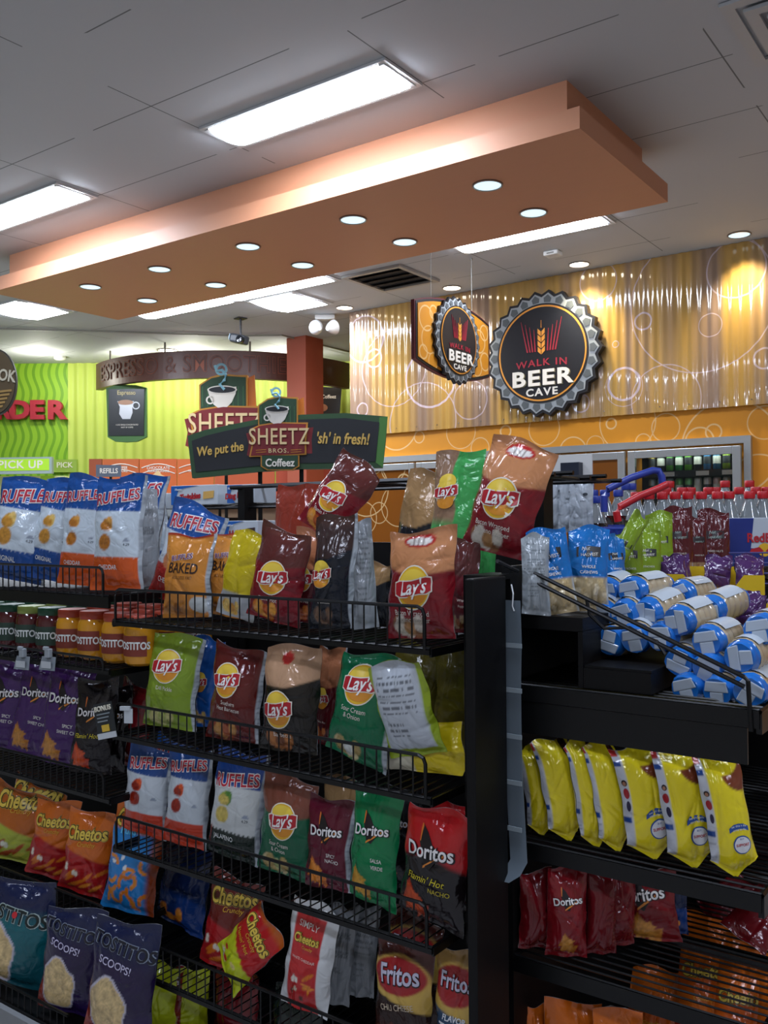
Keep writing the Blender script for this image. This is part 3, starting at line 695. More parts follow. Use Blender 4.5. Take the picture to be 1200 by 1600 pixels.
# rear shelf carcass seen between the bags, and the step rack for cake boxes
sr = empty('cake_rack', 'small black stepped wire rack for the cake boxes on top of the gondola', 'rack', (0, 0, 0))
def grid(t, x0, x1, y0, y1, z0, z1, name):
    m = MB()
    for k in range(16): x = x0+(x1-x0)*k/15; m.tube([(x, y0, z0), (x, y1, z1)], .0025, 4)
    for k in (0, 1): m.tube([(x0, (y0, y1)[k], (z0, z1)[k]), (x1, (y0, y1)[k], (z0, z1)[k])], .004, 5)
    return m.build(name, WIRE, t)
grid(sr, -2.20, -1.68, 1.95, 2.10, 1.50, 1.522, 'upper_tier'); grid(sr, -2.10, -1.68, 1.79, 1.925, 1.385, 1.40, 'lower_tier')
m = MB()
for x in (-2.19, -1.69): m.tube([(x, 1.95, 1.0), (x, 1.95, 1.50)], .005).tube([(x, 2.10, 1.0), (x, 2.10, 1.52)], .005)
for x in (-2.09, -1.69): m.tube([(x, 1.80, 1.215), (x, 1.80, 1.385)], .005)
m.build('leg', WIRE, sr)

# end panel and endcap
ep = empty('end_panel', 'plain black end panel closing the chip rack', 'end panel', (0, 0, 0))
MB().box(-.885, 1.475, 0, -.865, 1.60, 1.345).build('board', BLACK, ep, bevel=.003)
MB().box(-.951, 1.58, 0, -.886, 1.60, 1.345).box(-.951, 1.601, 1.335, -.886, 1.70, 1.345).build('filler', BLACK, ep)
MB().tube([(-.862, 1.56, 1.375), (-.866, 1.62, 1.36), (-.862, 1.645, 1.352)], .004).build('hook', WIRE, ep)
EX0, EX1, EY0, EY1 = -.908, -.405, 1.66, 2.50
ec = empty('endcap_rack', 'black wire endcap rack with donuts, nuts and yellow chip bags', 'shelving unit', (0, 0, 0))
MB().box(EX0, EY0, 0, EX0+.02, EY1, 1.36).build('back_panel', BLACK, ec)
ZE = (1.125, .808, .575, .2)
for i, z in enumerate(ZE[:3]):
    s = MB(); 
    for x in (EX0+.025, EX1): s.tube([(x, EY0, z-.006), (x, EY1, z-.006)], .005, 5)
    for k in range(34): y = EY0+(EY1-EY0)*k/33; s.tube([(EX0+.02, y, z-.003), (EX1, y, z-.003)], .0024, 4)
    s.box(EX0+.02, EY0-.004, z-.035, EX1, EY0+.006, z-.004).box(EX1-.006, EY0, z-.045, EX1+.004, EY1, z-.004)
    s.box(EX0+.02, EY1-.01, z-.035, EX1, EY1, z-.004)
    for y in (1.94, 2.22): s.box(EX0+.02, y-.004, z-.03, EX1, y+.004, z-.006)
    if i == 0:
        s.box(EX0+.02, EY0-.003, z-.10, EX1-.02, EY0+.003, z-.036)
    s.build('wire_shelf', WIRE, ec)
MB().box(EX0+.02, EY0, 0, EX1, EY1, .12).build('base_deck', BLACK, ec)
MB().box(EX0+.021, EY1+.001, 0, EX1, EY1+.02, 1.12).build('dark_backdrop', BLACK, ec)  # added black sheet on the far side, keeps the gaps between bags dark
# stepped top bin and its sloping side guard
MB().box(EX0+.021, EY0+.01, 1.235, -.735, EY1, 1.262).box(-.745, EY0+.01, 1.126, -.735, EY1, 1.236).build('nut_step', BLACK, ec)
MB().box(-.734, EY0+.01, 1.126, -.60, EY0+.014, 1.165).box(-.734, EY0+.014, 1.165, -.60, EY1-.4, 1.170).box(-.605, EY0+.014, 1.126, -.60, EY1-.4, 1.166).build('donut_step', BLACK, ec)
a = Vector((-.85, EY0-.006, 1.357)); b = Vector((-.428, EY0-.006, 1.178)); off = Vector((.0, 0, -.017))
g = MB(); g.tube([a, b, b+Vector((.006, 0, -.006)), Vector((-.418, EY0-.006, 1.085))], .0042, 8); g.tube([a+off, b+off+Vector((-.0, 0, 0))], .0042, 8)
for q in ((a*.62+b*.38), (a*.15+b*.85)): 
    pass
k1 = a*.69+b*.31; k2 = a*.33+b*.67
g.tube([k1, k1+Vector((.006, 0, -.03)), k1+Vector((.035, 0, -.055)), k1+Vector((.085, 0, -.05)), k2+Vector((-.04, 0, .0)), k2+Vector((-.015, 0, -.008)), k2+Vector((0, 0, -.03))], .0035, 6)
g.build('side_guard', WIRE, ec)
# hanging price strip
hs = empty('clip_strip', 'empty grey plastic clip strip hanging from the end panel', 'clip strip', PY(797, 960, 1.612))
pts = [(795, 938), (797, 1000), (796, 1075), (797, 1150), (799, 1220), (803, 1290), (806, 1345), (800, 1362), (788, 1369)]
m = MB(); vs = []
for i, (x, y) in enumerate(pts):
    c = PY(x+5, y, 1.612) - hs.location
    if i >= 7: c.y -= .014*(i-6)
    for s in (-1, 1):
        for d_ in (0, .0012): vs.append((c.x+s*.0185, c.y-d_, c.z))
fs = []
for i in range(len(pts)-1):
    A_ = 4*i; Bq = A_+4; fs += [(A_+1, A_+3, Bq+3, Bq+1), (A_, Bq, Bq+2, A_+2), (A_, A_+1, Bq+1, Bq), (A_+2, Bq+2, Bq+3, A_+3)]
m.add(vs, fs); m.build('strip', mat('#6b7780', .3, 0, .5), hs, smooth=True)
for y in (1008, 1078, 1150, 1222, 1294):
    c = PY(803, y, 1.610) - hs.location; MB().box(c.x-.0185, c.y-.004, c.z-.005, c.x+.0185, c.y-.001, c.z+.004).build('clip', mat('#96a2a8', .25), hs)
c = PY(802, 937, 1.608)-hs.location; MB().tube([c+Vector((-.004, 0, .03)), c+Vector((.002, -.004, .012)), c+Vector((0, -.004, -.012)), c+Vector((.003, -.003, -.022))], .0015).build('wire_tie', mat('#dde2e4', .3), hs)

# ------------------------------------------------------------------ snack bags: pillow shaped film bags with printed fronts
def sm(a, b, x): t = np.clip((x-a)/(b-a), 0, 1); return t*t*(3-2*t)
def vn(x, y, seed):
    ix, iy = np.floor(x).astype(np.int64), np.floor(y).astype(np.int64); fx, fy = x-ix, y-iy
    fx, fy = fx*fx*(3-2*fx), fy*fy*(3-2*fy)
    def h(a, b): v = np.sin(a*127.1+b*311.7+seed*74.7)*43758.5453; return v-np.floor(v)
    return (h(ix,iy)*(1-fx)+h(ix+1,iy)*fx)*(1-fy)+(h(ix,iy+1)*(1-fx)+h(ix+1,iy+1)*fx)*fy
def put(c, m, col): c += (np.array(lin(col))-c)*np.clip(m, 0, 1)[..., None]
def ell(x, y, cx, cy, rx, ry, rot=0, soft=.06):
    a = math.radians(rot); dx, dy = x-cx, y-cy; u = (dx*math.cos(a)+dy*math.sin(a))/rx; v = (-dx*math.sin(a)+dy*math.cos(a))/ry
    return 1-sm(1-soft, 1+soft, np.sqrt(u*u+v*v))
def tri(x): return np.abs(x-np.floor(x)-.5)*2
def chips(c, x, y, cx, cy, sx, sy, n, r, seed, cols, tri_=False, elong=1.5):
    q = random.Random(seed)
    for i in range(n):
        px, py = cx+q.uniform(-sx, sx), cy+q.uniform(-sy, sy); rr = r*q.uniform(.75, 1.2); rot = q.uniform(0, 180); col = q.choice(cols)
        if tri_:
            a = math.radians(rot); m = np.ones_like(x)
            for k in range(3):
                t = a+k*2.0944; m = m*sm(rr*.62, rr*.52, (x-px)*math.cos(t)+(y-py)*math.sin(t))
        else: m = ell(x, y, px, py, rr, rr/elong, rot, .12)
        nz = .72+.5*vn(x*38, y*38, seed+i)
        base = np.array(lin(col)); c += (base*nz[..., None]-c)*m[..., None]
GOLD = ('#d9a84c', '#c98f38', '#e6c26c'); TAN = ('#d8b878', '#c4a060', '#e2c98e'); ORC = ('#d9761f', '#c25a14', '#e78d2e'); REDC = ('#b8391c', '#8f2412', '#d25326')

def a_ruffles(top, mid, bot, chipc, split=.29):
    def f(x, y, a, sd):
        c = np.zeros(x.shape+(3,)); c[:] = lin(top); z = .012*tri(x*13)
        put(c, sm(.70*a+.004, .70*a-.004, y+z), mid); put(c, sm(split*a+.004, split*a-.004, y+z), bot)
        chips(c, x, y, -.17, .42*a, .03, .05, 2, .135, sd+3, chipc, elong=1.1); chips(c, x, y, -.13, .58*a, .05, .04, 3, .11, sd+5, chipc, elong=1.5)
        put(c, ell(x, y, .27, .44*a, .06, .02), '#8d97a5'); return c
    return f
def a_lays(main, skin=None, dish=TAN, low=None, lips=None, shape=0, teeth=False):
    def f(x, y, a, sd):
        c = np.zeros(x.shape+(3,)); c[:] = lin(main)
        if skin and shape == 2:
            put(c, sm(.02, -.02, x-.10*np.sin(y*4))*sm(.55*a, .62*a, y), skin)
        elif skin:
            sh = .58*a+.16*a*np.abs(x)**1.4+(.10*a*(x+.3) if shape else 0)
            put(c, sm(sh-.02, sh+.02, y), skin); put(c, sm(.86*a, .98*a, y)*.35, '#5a3a2a')
        if teeth:
            put(c, ell(x, y, .0, .90*a, .24, .085), '#b02a28'); put(c, ell(x, y, .0, .895*a, .19, .05), '#e9e4dc')
            put(c, ell(x, y, .0, .895*a, .19, .05)*(tri(x*14) > .9), '#9a8f88')
        if lips: put(c, ell(x, y, lips[0], lips[1]*a, lips[2], lips[2]*.8), '#b8312c')
        if low: put(c, sm(.30*a, .26*a, y), low)
        chips(c, x, y, -.05, .13*a, .26, .07*a, 9, .10, sd, dish, elong=1.3); return c
    return f
def a_doritos(main, low=None, chipc=ORC, chipx=-.1):
    def f(x, y, a, sd):
        c = np.zeros(x.shape+(3,)); c[:] = lin(main)
        if low: put(c, sm(.66*a, .60*a, y+.25*np.abs(x)), low)
        chips(c, x, y, chipx, .19*a, .2, .09*a, 7, .17, sd, chipc, tri_=True); return c
    return f
def a_cheetos(top, low, sticks=ORC, bits='#e9e2cf', mid=None):
    def f(x, y, a, sd):
        c = np.zeros(x.shape+(3,)); c[:] = lin(top)
        put(c, sm(.50*a, .46*a, y+.15*x), low)
        if mid: put(c, sm(.62*a, .66*a, y)*sm(.78*a, .74*a, y), mid)
        q = random.Random(sd)
        for i in range(8):
            px, py = q.uniform(-.3, .45), q.uniform(.08, .45)*a; rr = .16
            m = ell(x, y, px, py, rr, .032, q.uniform(15, 45), .2); put(c, m, q.choice(sticks))
        for i in range(4): put(c, ell(x, y, q.uniform(-.4, .0), q.uniform(.12, .4)*a, .05, .04, q.uniform(0, 90), .2), bits)
        return c
    return f
def a_puffs(x, y, a, sd):
    c = np.zeros(x.shape+(3,)); c[:] = lin('#1d7fc4'); put(c, sm(.78*a, .82*a, y), '#d2691e'); put(c, sm(.30, .42, x), '#8a3a16')
    q = random.Random(sd)
    for i in range(15):
        px, py, t0 = q.uniform(-.4, .4), q.uniform(.06, .78)*a, q.uniform(0, 6.3)
        d = np.sqrt((x-px)**2+(y-py)**2); th = np.arctan2(y-py, x-px)-t0; th = np.abs((th+math.pi) % (2*math.pi)-math.pi)
        put(c, sm(.038, .028, np.abs(d-.12))*sm(1.15, 1.0, th), q.choice(('#e08a2a', '#c9701a', '#d87a20')))
    for i in range(3): put(c, ell(x, y, q.uniform(-.35, 0), q.uniform(.4, .6)*a, .05, .03, q.uniform(0, 90)), '#dfe4e6')
    return c
def a_scoops(main, low, cx=-.12):
    def f(x, y, a, sd):
        c = np.zeros(x.shape+(3,)); c[:] = lin('#121a3c'); put(c, sm(.80*a, .62*a, y), main); put(c, sm(.30*a, .06*a, y-.3*x), low); put(c, sm(-.22, -.45, x)*sm(.5*a, .3*a, y), '#8a3326')
        th = np.arctan2(y-.30*a, x-cx); r = .30+.02*np.sin(5*th)
        d = np.sqrt((x-cx)**2+((y-.30*a)*.85)**2); put(c, sm(r+.028, r+.02, d), '#b9b6c4')
        m = sm(r+.002, r-.006, d); nz = vn(x*16, y*16, sd)*.6+vn(x*45, y*45, sd+2)*.5
        base = np.array(lin('#d8bd86')); c += (base*(.45+.75*nz)[..., None]-c)*m[..., None]; return c
    return f
def a_fritos(top, band, low, dish):
    def f(x, y, a, sd):
        c = np.zeros(x.shape+(3,)); c[:] = lin(top); put(c, sm(.78*a, .74*a, y+.10*x), '#c9a64f')
        put(c, ell(x, y, -.02, .70*a, .52, .20*a, 8), '#c9a64f'); put(c, ell(x, y, -.02, .72*a, .47, .16*a, 8), '#a01f25')
        put(c, sm(.50*a, .48*a, y+.12*x), band); put(c, sm(.30*a, .26*a, y+.1*x), low)
        chips(c, x, y, 0, .13*a, .42, .12*a, 14, .11, sd, dish, elong=1.6); return c
    return f
def a_simply(x, y, a, sd):
    c = np.zeros(x.shape+(3,)); c[:] = lin('#d9dcdc'); put(c, sm(.33, .30, np.abs(x+.03))*sm(.92*a, .88*a, y), '#c22a2a')
    chips(c, x, y, .16, .34*a, .05, .12*a, 4, .12, sd, ORC, elong=4); chips(c, x, y, -.12, .22*a, .12, .1*a, 7, .05, sd+1, ('#ece6d8', '#e0d4b8', '#5a2a1c'), elong=1.2); return c
def a_lime(x, y, a, sd):
    c = np.zeros(x.shape+(3,)); c[:] = lin('#b7c41f'); put(c, sm(-.22, -.26, x), '#7d1f24'); chips(c, x, y, -.38, .3*a, .1, .2*a, 10, .07, sd, ('#d9dcd4', '#b9a868', '#8f3a26'), elong=1.1); return c
def a_limon(x, y, a, sd):
    c = np.zeros(x.shape+(3,)); c[:] = lin('#b3181c'); put(c, sm(.9*a, .97*a, y), '#b0561a'); put(c, sm(.46*a, .42*a, y+.03*tri(x*9)+.2*x), '#c3cf1e'); chips(c, x, y, -.1, .22*a, .25, .12*a, 8, .09, sd, ('#c0301c', '#dfe3d4', '#8fa516', '#e0cf7a'), elong=2); return c
def a_yellow(brown, edge=True):
    def f(x, y, a, sd):
        c = np.zeros(x.shape+(3,)); c[:] = lin('#ecd824')
        if brown: put(c, ell(x, y, .42, .80*a, .45, .15*a, -14), '#7a3b26'); put(c, ell(x, y, .05, .95*a, .42, .16*a), '#ecd824')
        else: put(c, ell(x, y, .5, .42*a, .22, .10*a), '#7a3b26'); put(c, ell(x, y, .32, .92*a, .1, .14*a), '#3a1c18')
        if edge:
            E0 = -.33 if brown else -.40; put(c, sm(E0, E0-.02, x)*sm(.04*a, .05*a, y), '#c8ccd4'); e = sm(E0-.03, E0-.05, x)
            put(c, e*sm(.80*a, .81*a, y)*sm(.86*a, .85*a, y), '#264a8f'); put(c, e*sm(.30*a, .31*a, y)*sm(.36*a, .35*a, y), '#264a8f')
            put(c, e*(tri(y*26) > .75)*sm(.28*a, .27*a, y)*.5, '#6a6f7a'); put(c, e*sm(.90*a, .92*a, y), '#b8322c')
        return c
    return f
def a_plain(col, low=None, dish=None):
    def f(x, y, a, sd):
        c = np.zeros(x.shape+(3,)); c[:] = lin(col)
        if low: put(c, sm(.5*a, .46*a, y), low)
        if dish: chips(c, x, y, 0, .2*a, .3, .1*a, 8, .1, sd, dish)
        return c
    return f
def a_baked(x, y, a, sd):
    c = np.zeros(x.shape+(3,)); c[:] = lin('#cd8637'); put(c, sm(.97*a, .985*a, y), '#a8321f'); chips(c, x, y, -.12, .12*a, .25, .06*a, 9, .11, sd, ('#a86a2a', '#8f5520', '#c08038')); put(c, ell(x, y, .33, .16*a, .2, .1*a), '#c3c8c6'); return c
def a_back(col, ink, edge=None):
    def f(x, y, a, sd):
        c = np.zeros(x.shape+(3,)); c[:] = lin(col); t = (tri(y*34) > .62)*(vn(x*60, np.floor(y*34), sd) > .35)
        put(c, t*sm(.34, .32, np.abs(x))*sm(.90*a, .88*a, y)*sm(.45*a, .47*a, y)*.75, ink)
        put(c, t*sm(.20, .19, np.abs(x+.12))*sm(.40*a, .39*a, y)*sm(.2*a, .21*a, y)*.7, ink)
        if edge: put(c, sm(.40, .43, np.abs(x)), edge); put(c, sm(.10*a, .08*a, y), edge)
        return c
    return f
def a_nuts(col, low, nutc, win=.40):
    def f(x, y, a, sd):
        c = np.zeros(x.shape+(3,)); c[:] = lin(col); m = sm(win*a+.01, win*a-.01, y)
        put(c, m, low); c2 = c.copy(); chips(c2, x, y, 0, win*.52*a, .42, win*.42*a, 34, .085, sd, nutc, elong=1.35); c += (c2-c)*m[..., None]
        put(c, sm(.44, .47, np.abs(x))*m, '#b9bdb8'); put(c, ell(x, y, 0, .70*a, .30, .10*a)*0, '#000000'); return c
    return f

def film_mat(name, rough, metal, bump, scale):
    m, t, n, l = newmat(name); b = n['Principled BSDF']
    at = n.new('ShaderNodeAttribute'); at.attribute_name = 'print'; l.new(at.outputs['Color'], b.inputs['Base Color'])
    tc = n.new('ShaderNodeTexCoord'); nz = n.new('ShaderNodeTexNoise'); nz.inputs['Scale'].default_value = scale; nz.inputs['Detail'].default_value = 2; nz.inputs['Distortion'].default_value = 1.2
    vo = n.new('ShaderNodeTexVoronoi'); vo.feature = 'SMOOTH_F1'; vo.inputs['Scale'].default_value = scale*.55
    bp = n.new('ShaderNodeBump'); bp.inputs['Strength'].default_value = bump; bp.inputs['Distance'].default_value = .006
    ad = n.new('ShaderNodeMath'); ad.operation = 'ADD'
    l.new(tc.outputs['Object'], nz.inputs['Vector']); l.new(tc.outputs['Object'], vo.inputs['Vector']); l.new(nz.outputs['Fac'], ad.inputs[0]); l.new(vo.outputs['Distance'], ad.inputs[1])
    l.new(ad.outputs[0], bp.inputs['Height']); l.new(bp.outputs['Normal'], b.inputs['Normal'])
    b.inputs['Roughness'].default_value = rough; b.inputs['Metallic'].default_value = metal; b.inputs['Specular IOR Level'].default_value = .45; b.inputs['Coat Weight'].default_value = .25; b.inputs['Coat Roughness'].default_value = .06
    return m
FILM = film_mat('printed_film', .17, .04, .8, 22)

def bag_surface(w, h, T, seed, fullness=.0, flop=0.0, NU=44, NV=60, point=0.0):
    q = random.Random(seed); u = np.linspace(-1, 1, NU+1)[None, :]; v = np.linspace(0, 1, NV+1)[:, None]
    u, v = np.broadcast_arrays(u, v); cr = .045
    s = np.clip((v-cr)/(1-2*cr), 0, 1); e = np.sin(np.pi*s**(.86-fullness))**.62
    Wd = w/2*(1-.085*e)+w*.008*np.sin(v*9+q.uniform(0, 6))*(1-np.abs(2*v-1))
    sec = (1-np.abs(u)**2.6)**.8
    X = u*Wd; Z = v*h*(1-.0*e); out = []
    sway = q.uniform(-.03, .03)*w*np.sin(v*3.1+q.uniform(0, 3))
    for side in (0, 1):
        D = T/2*e*sec
        for end in (0, 1):
            dist = (v if end == 0 else 1-v)*h
            for k in range(9):
                u0 = q.uniform(-.9, .9); sl = q.uniform(-3.5, 3.5); wd = q.uniform(.07, .17); am = q.uniform(-.0085, .006); L = q.uniform(.10, .30)*h
                D = D+am*np.exp(-np.abs((u-u0)-sl*dist)/wd)*np.exp(-dist/L)*sec**.3
        for k in range(5):
            a = q.uniform(0, math.pi); c0 = q.uniform(-.6, .6); p = u*math.cos(a)+(2*v-1)*1.3*math.sin(a)-c0
            tpos = q.uniform(-.8, .8); tt = -u*math.sin(a)+(2*v-1)*1.3*math.cos(a)-tpos
            D = D-q.uniform(.002, .006)*np.exp(-np.abs(p)/.06)*np.exp(-(tt/.45)**2)*e
        for k in range(5):
            fx, fy = q.uniform(-4, 4), q.uniform(-4, 4); D = D+.0011*np.sin(fx*u+fy*v*2+q.uniform(0, 6))*e
        out.append(np.maximum(D, 0.0004))
    ctr = flop*np.clip((v-.72)/.28, 0, 1)**2 + .006*np.sin(u*4+q.uniform(0, 6))*(np.clip((v-.85)/.15, 0, 1)) + .004*np.sin(u*5+q.uniform(0, 6))*np.clip((.12-v)/.12, 0, 1)
    edge = .004*np.sin(v*17+q.uniform(0, 6))*np.clip((np.abs(u)-.8)/.2, 0, 1)*e
    ctr = ctr+edge; X = X+sway*e
    X = X*(1-q.uniform(0, .09)*np.clip((v-.7)/.3, 0, 1)**2)
    Zt = Z - .5*np.abs(flop)*np.clip((v-.72)/.28, 0, 1)**2 + .006*np.cos(u*3+q.uniform(0, 6))*np.clip((v-.9)/.1, 0, 1)
    Zt = Zt + w*q.uniform(-.07, .07)*u*v**7 + w*q.uniform(-.05, .05)*u*(1-v)**7 + point*(np.abs(u)-.35)*np.clip(1-v/.22, 0, 1)**2
    return X, Zt, ctr-out[0], ctr+out[1]

class Bag:
    pass
def bag(kind, name, cat, loc, w, h, T=None, rz=0., roll=0., lean=0., seed=1, label='', group=None, flop=0.0, full=0.0, point=0.0, extra=()):
    K = KINDS[kind]; a = h/w; T = T or .40*w
    X, Z, Yf, Yb = bag_surface(w, h, T, seed, full, flop, point=point); nv, nu = X.shape
    V = np.concatenate([np.stack([X, Yf, Z], -1).reshape(-1, 3), np.stack([X, Yb, Z], -1).reshape(-1, 3)])
    idx = np.arange(nv*nu).reshape(nv, nu); A_ = idx[:-1, :-1].ravel(); B2 = idx[:-1, 1:].ravel(); C2 = idx[1:, 1:].ravel(); D_ = idx[1:, :-1].ravel()
    Fq = np.concatenate([np.stack([A_, B2, C2, D_], -1), np.stack([B2, A_, D_, C2], -1)+nv*nu])
    xs = np.linspace(-.5, .5, nu)[None, :].repeat(nv, 0); ys = np.linspace(0, a, nv)[:, None].repeat(nu, 1)
    front = K['art'](xs, ys, a, seed if K.get('vary') else 7); bk = K.get('back', a_back('#c9ccce', '#44484e'))(xs, ys, a, 3)
    if kind.startswith('ruf_') or kind in ('lays_south', 'lays_pickle', 'lays_navy', 'lays_maroon', 'lays_sour', 'dor_nacho'):
        put(front, sm(.435, .45, xs), '#aab2b8'); put(front, sm(.45, .46, xs)*(tri(ys*30) > .7)*.5, '#6a7078')
    if K.get('crimp'): 
        m_ = np.maximum(sm(.045*a, .035*a, ys), sm(.958*a, .966*a, ys))
        put(front, m_*.8, K['crimp'])
    C = np.concatenate([front.reshape(-1, 3), bk.reshape(-1, 3)])
    me = bpy.data.meshes.new(name); me.vertices.add(len(V)); me.vertices.foreach_set('co', V.astype(np.float32).ravel())
    n = len(Fq); me.loops.add(n*4); me.loops.foreach_set('vertex_index', Fq.astype(np.int32).ravel()); me.polygons.add(n)
    me.polygons.foreach_set('loop_start', np.arange(0, n*4, 4, dtype=np.int32)); me.polygons.foreach_set('use_smooth', np.ones(n, bool))
    me.update(calc_edges=True)
    at = me.color_attributes.new('print', 'FLOAT_COLOR', 'POINT'); at.data.foreach_set('color', np.concatenate([C, np.ones((len(C), 1))], 1).astype(np.float32).ravel())
    me.materials.append(FILM)
    o = bpy.data.objects.new(name, me); COL.objects.link(o)
    R = Matrix.Rotation(rz, 4, 'Z') @ Matrix.Rotation(lean, 4, 'X') @ Matrix.Rotation(roll, 4, 'Y')
    o.matrix_world = Matrix.Translation(loc) @ R
    tag(o, label, cat, group)
    dy = np.gradient(Yf, axis=0)/np.maximum(np.gradient(Z, axis=0), 1e-5); dx = np.gradient(Yf, axis=1)/np.maximum(np.gradient(X, axis=1), 1e-5)
    def surf(px, py, off):            # px in widths from centre, py in heights
        U = np.clip((px+.5)*(nu-1), 0, nu-1.001); Vv = np.clip(py*(nv-1), 0, nv-1.001)
        i = U.astype(int); j = Vv.astype(int); f = U-i; g = Vv-j
        def bl(G): return (G[j, i]*(1-f)+G[j, i+1]*f)*(1-g)+(G[j+1, i]*(1-f)+G[j+1, i+1]*f)*g
        nx, nz = bl(dx), bl(dy); ln = np.sqrt(1+nx*nx+nz*nz)
        return np.stack([bl(X)+off*nx/ln, bl(Yf)-off/ln, bl(Z)+off*nz/ln], -1)
    for pname, items in list(K.get('dec', ())) + list(extra):
        mb = MB(); mats = []
        for it in items:
            ty, cx, cy, layer, col = it[:5]; mm = decal(col)
            if mm not in mats: mats.append(mm)
            mi = mats.index(mm)
            if ty == 'text':
                V2, T2 = text2d(it[5], it[6], fine=it[6] > .1, **(it[7] if len(it) > 7 else {}))
            elif ty == 'ell':
                rx, ry, ro = it[5], it[6], math.radians(it[7] if len(it) > 7 else 0); V2 = [(0., 0.)]; T2 = []
                NS = 28
                for rr in (.33, .67, 1.0):
                    for k in range(NS):
                        t = 2*math.pi*k/NS; ex, ey = rx*rr*math.cos(t), ry*rr*math.sin(t); V2.append((ex*math.cos(ro)-ey*math.sin(ro), ex*math.sin(ro)+ey*math.cos(ro)))
                for k in range(NS):
                    T2.append((0, 1+k, 1+(k+1) % NS))
                    for r_ in (0, 1): b0 = 1+r_*NS; T2.append((b0+k, b0+NS+k, b0+NS+(k+1) % NS, b0+(k+1) % NS))
            else:
                P = it[5]; V2, T2 = None, None          # strip polygon: list of (x, low, high)
                V2 = []; ro = math.radians(it[6] if len(it) > 6 else 0)
                for (x_, lo, hi_) in P:
                    for k in range(4):
                        yy = lo+(hi_-lo)*k/3; V2.append((x_*math.cos(ro)-yy*math.sin(ro), x_*math.sin(ro)+yy*math.cos(ro)))
                T2 = [(4*i+k, 4*i+4+k, 4*i+5+k, 4*i+1+k) for i in range(len(P)-1) for k in range(3)]
            if not len(V2): continue
            V2 = np.array(V2); px, py = V2[:, 0]+cx, cy+V2[:, 1]/a
            pts = surf(px, py, .0006+.0007*layer)
            T2 = [t for t in T2 if max(abs(px[k]) for k in t) < .497 and min(py[k] for k in t) > .02]
            mb.add(pts.tolist(), [list(t) for t in T2], mi)
        if mb.f:
            d = mb.build(pname, mats, o)
            d.data.polygons.foreach_set('use_smooth', [True]*len(d.data.polygons))
    return o

def logo_lays(cx=0, cy=.47, s=1.0, rot=6):
    rib = [(-.265*s, -.06*s, .07*s), (-.2*s, -.095*s, .085*s), (-.1*s, -.1*s, .075*s), (0, -.085*s, .075*s), (.1*s, -.075*s, .09*s), (.2*s, -.08*s, .105*s), (.265*s, -.05*s, .095*s)]
    rib2 = [(x*1.06, a-.014*s, b+.014*s) for x, a, b in rib]
    return ('logo', [('ell', cx, cy, 1, '#e9e4d4', .262*s, .262*s), ('ell', cx, cy, 1.6, '#e8b62a', .245*s, .245*s), ('ell', cx+.01, cy-.055*s, 2.2, '#d98f2c', .20*s, .13*s), ('ell', cx, cy+.06*s, 2.4, '#efcf4a', .2*s, .14*s),
        ('strip', cx, cy, 3, '#e9e4d4', rib2, rot), ('strip', cx, cy, 3.8, '#b3202a', rib, rot),
        ('text', cx, cy, 4.8, '#f1efea', "Lay's", .245*s, dict(bold=.018, shear=.25, rot=rot+2, sx=.84))])
def L_lays(flavor, **k):
    d = [logo_lays(**k)]; cy = k.get('cy', .47)
    for i, tx in enumerate(flavor.split('|')): pass
    if flavor: d.append(('flavour_lettering', [('text', -.03, cy-.235-.06*i, 1.2, '#e6ded2', tx, .088, dict(sx=.92)) for i, tx in enumerate(flavor.split('|'))]))
    return d
def L_ruffles(flavor, rot=8, cy=.815):
    d = [('logo', [('text', 0, cy, 1, '#e8e6e4', 'RUFFLES', .265, dict(bold=.065, rot=rot, sx=.84)), ('text', 0, cy, 2, '#b01f33', 'RUFFLES', .26, dict(bold=.018, rot=rot, sx=.855))])]
    if flavor: d.append(('flavour_lettering', [('text', -.12, .20, 1.2, '#e9ece9', flavor, .105, dict(sx=.78, bold=.01)), ('text', .27, .40, 1.2, '#4a4f58', '4.29', .06, {})]))
    return d
def L_doritos(f1, f2=None, fc='#e6e2dc', rot=6):
    d = [('logo', [('strip', .0, .65, 1, '#1a1416', [(-.16, .10, .30), (-.05, -.16, .22), (.04, -.20, .10), (.16, -.02, .02)]), ('strip', .0, .65, 1.4, '#d8702a', [(-.17, .24, .30), (-.155, .10, .30), (-.14, .10, .27)]),
        ('strip', .0, .65, 1.5, '#e0892f', [(-.06, -.20, -.17), (.06, -.12, -.075), (.22, .0, .03)]),
        ('text', .01, .65, 2.2, '#15161a', 'Doritos', .235, dict(bold=.05, rot=rot, sx=.95)), ('text', 0, .652, 3.2, '#ece9e6', 'Doritos', .23, dict(bold=.02, rot=rot, sx=.96))])]
    if f1: d.append(('flavour_lettering', [('text', .17, .405, 1.2, fc, f1, .085, dict(bold=.01, sx=.9))]+([('text', .19, .345, 1.2, fc, f2, .085, dict(bold=.01, sx=.9))] if f2 else [])))
    return d
def L_cheetos(cy=.74, f='Crunchy', rot=8, s=1.0, x=0):
    return [('logo', [('text', x, cy, 1, '#c9a54a', 'Cheetos', .31*s, dict(bold=.085, rot=rot, sx=.8, shear=.1)), ('text', x, cy, 1.8, '#14100e', 'Cheetos', .31*s, dict(bold=.065, rot=rot, sx=.8, shear=.1)), ('text', x, cy, 2.8, '#e5c54f', 'Cheetos', .305*s, dict(bold=.028, rot=rot, sx=.815, shear=.1)),
        ('text', x+.05, cy-.115*s, 2, '#d9a22e', f, .11*s, dict(rot=rot, shear=.3, bold=.012))])]
LT = "#e8e4d8"
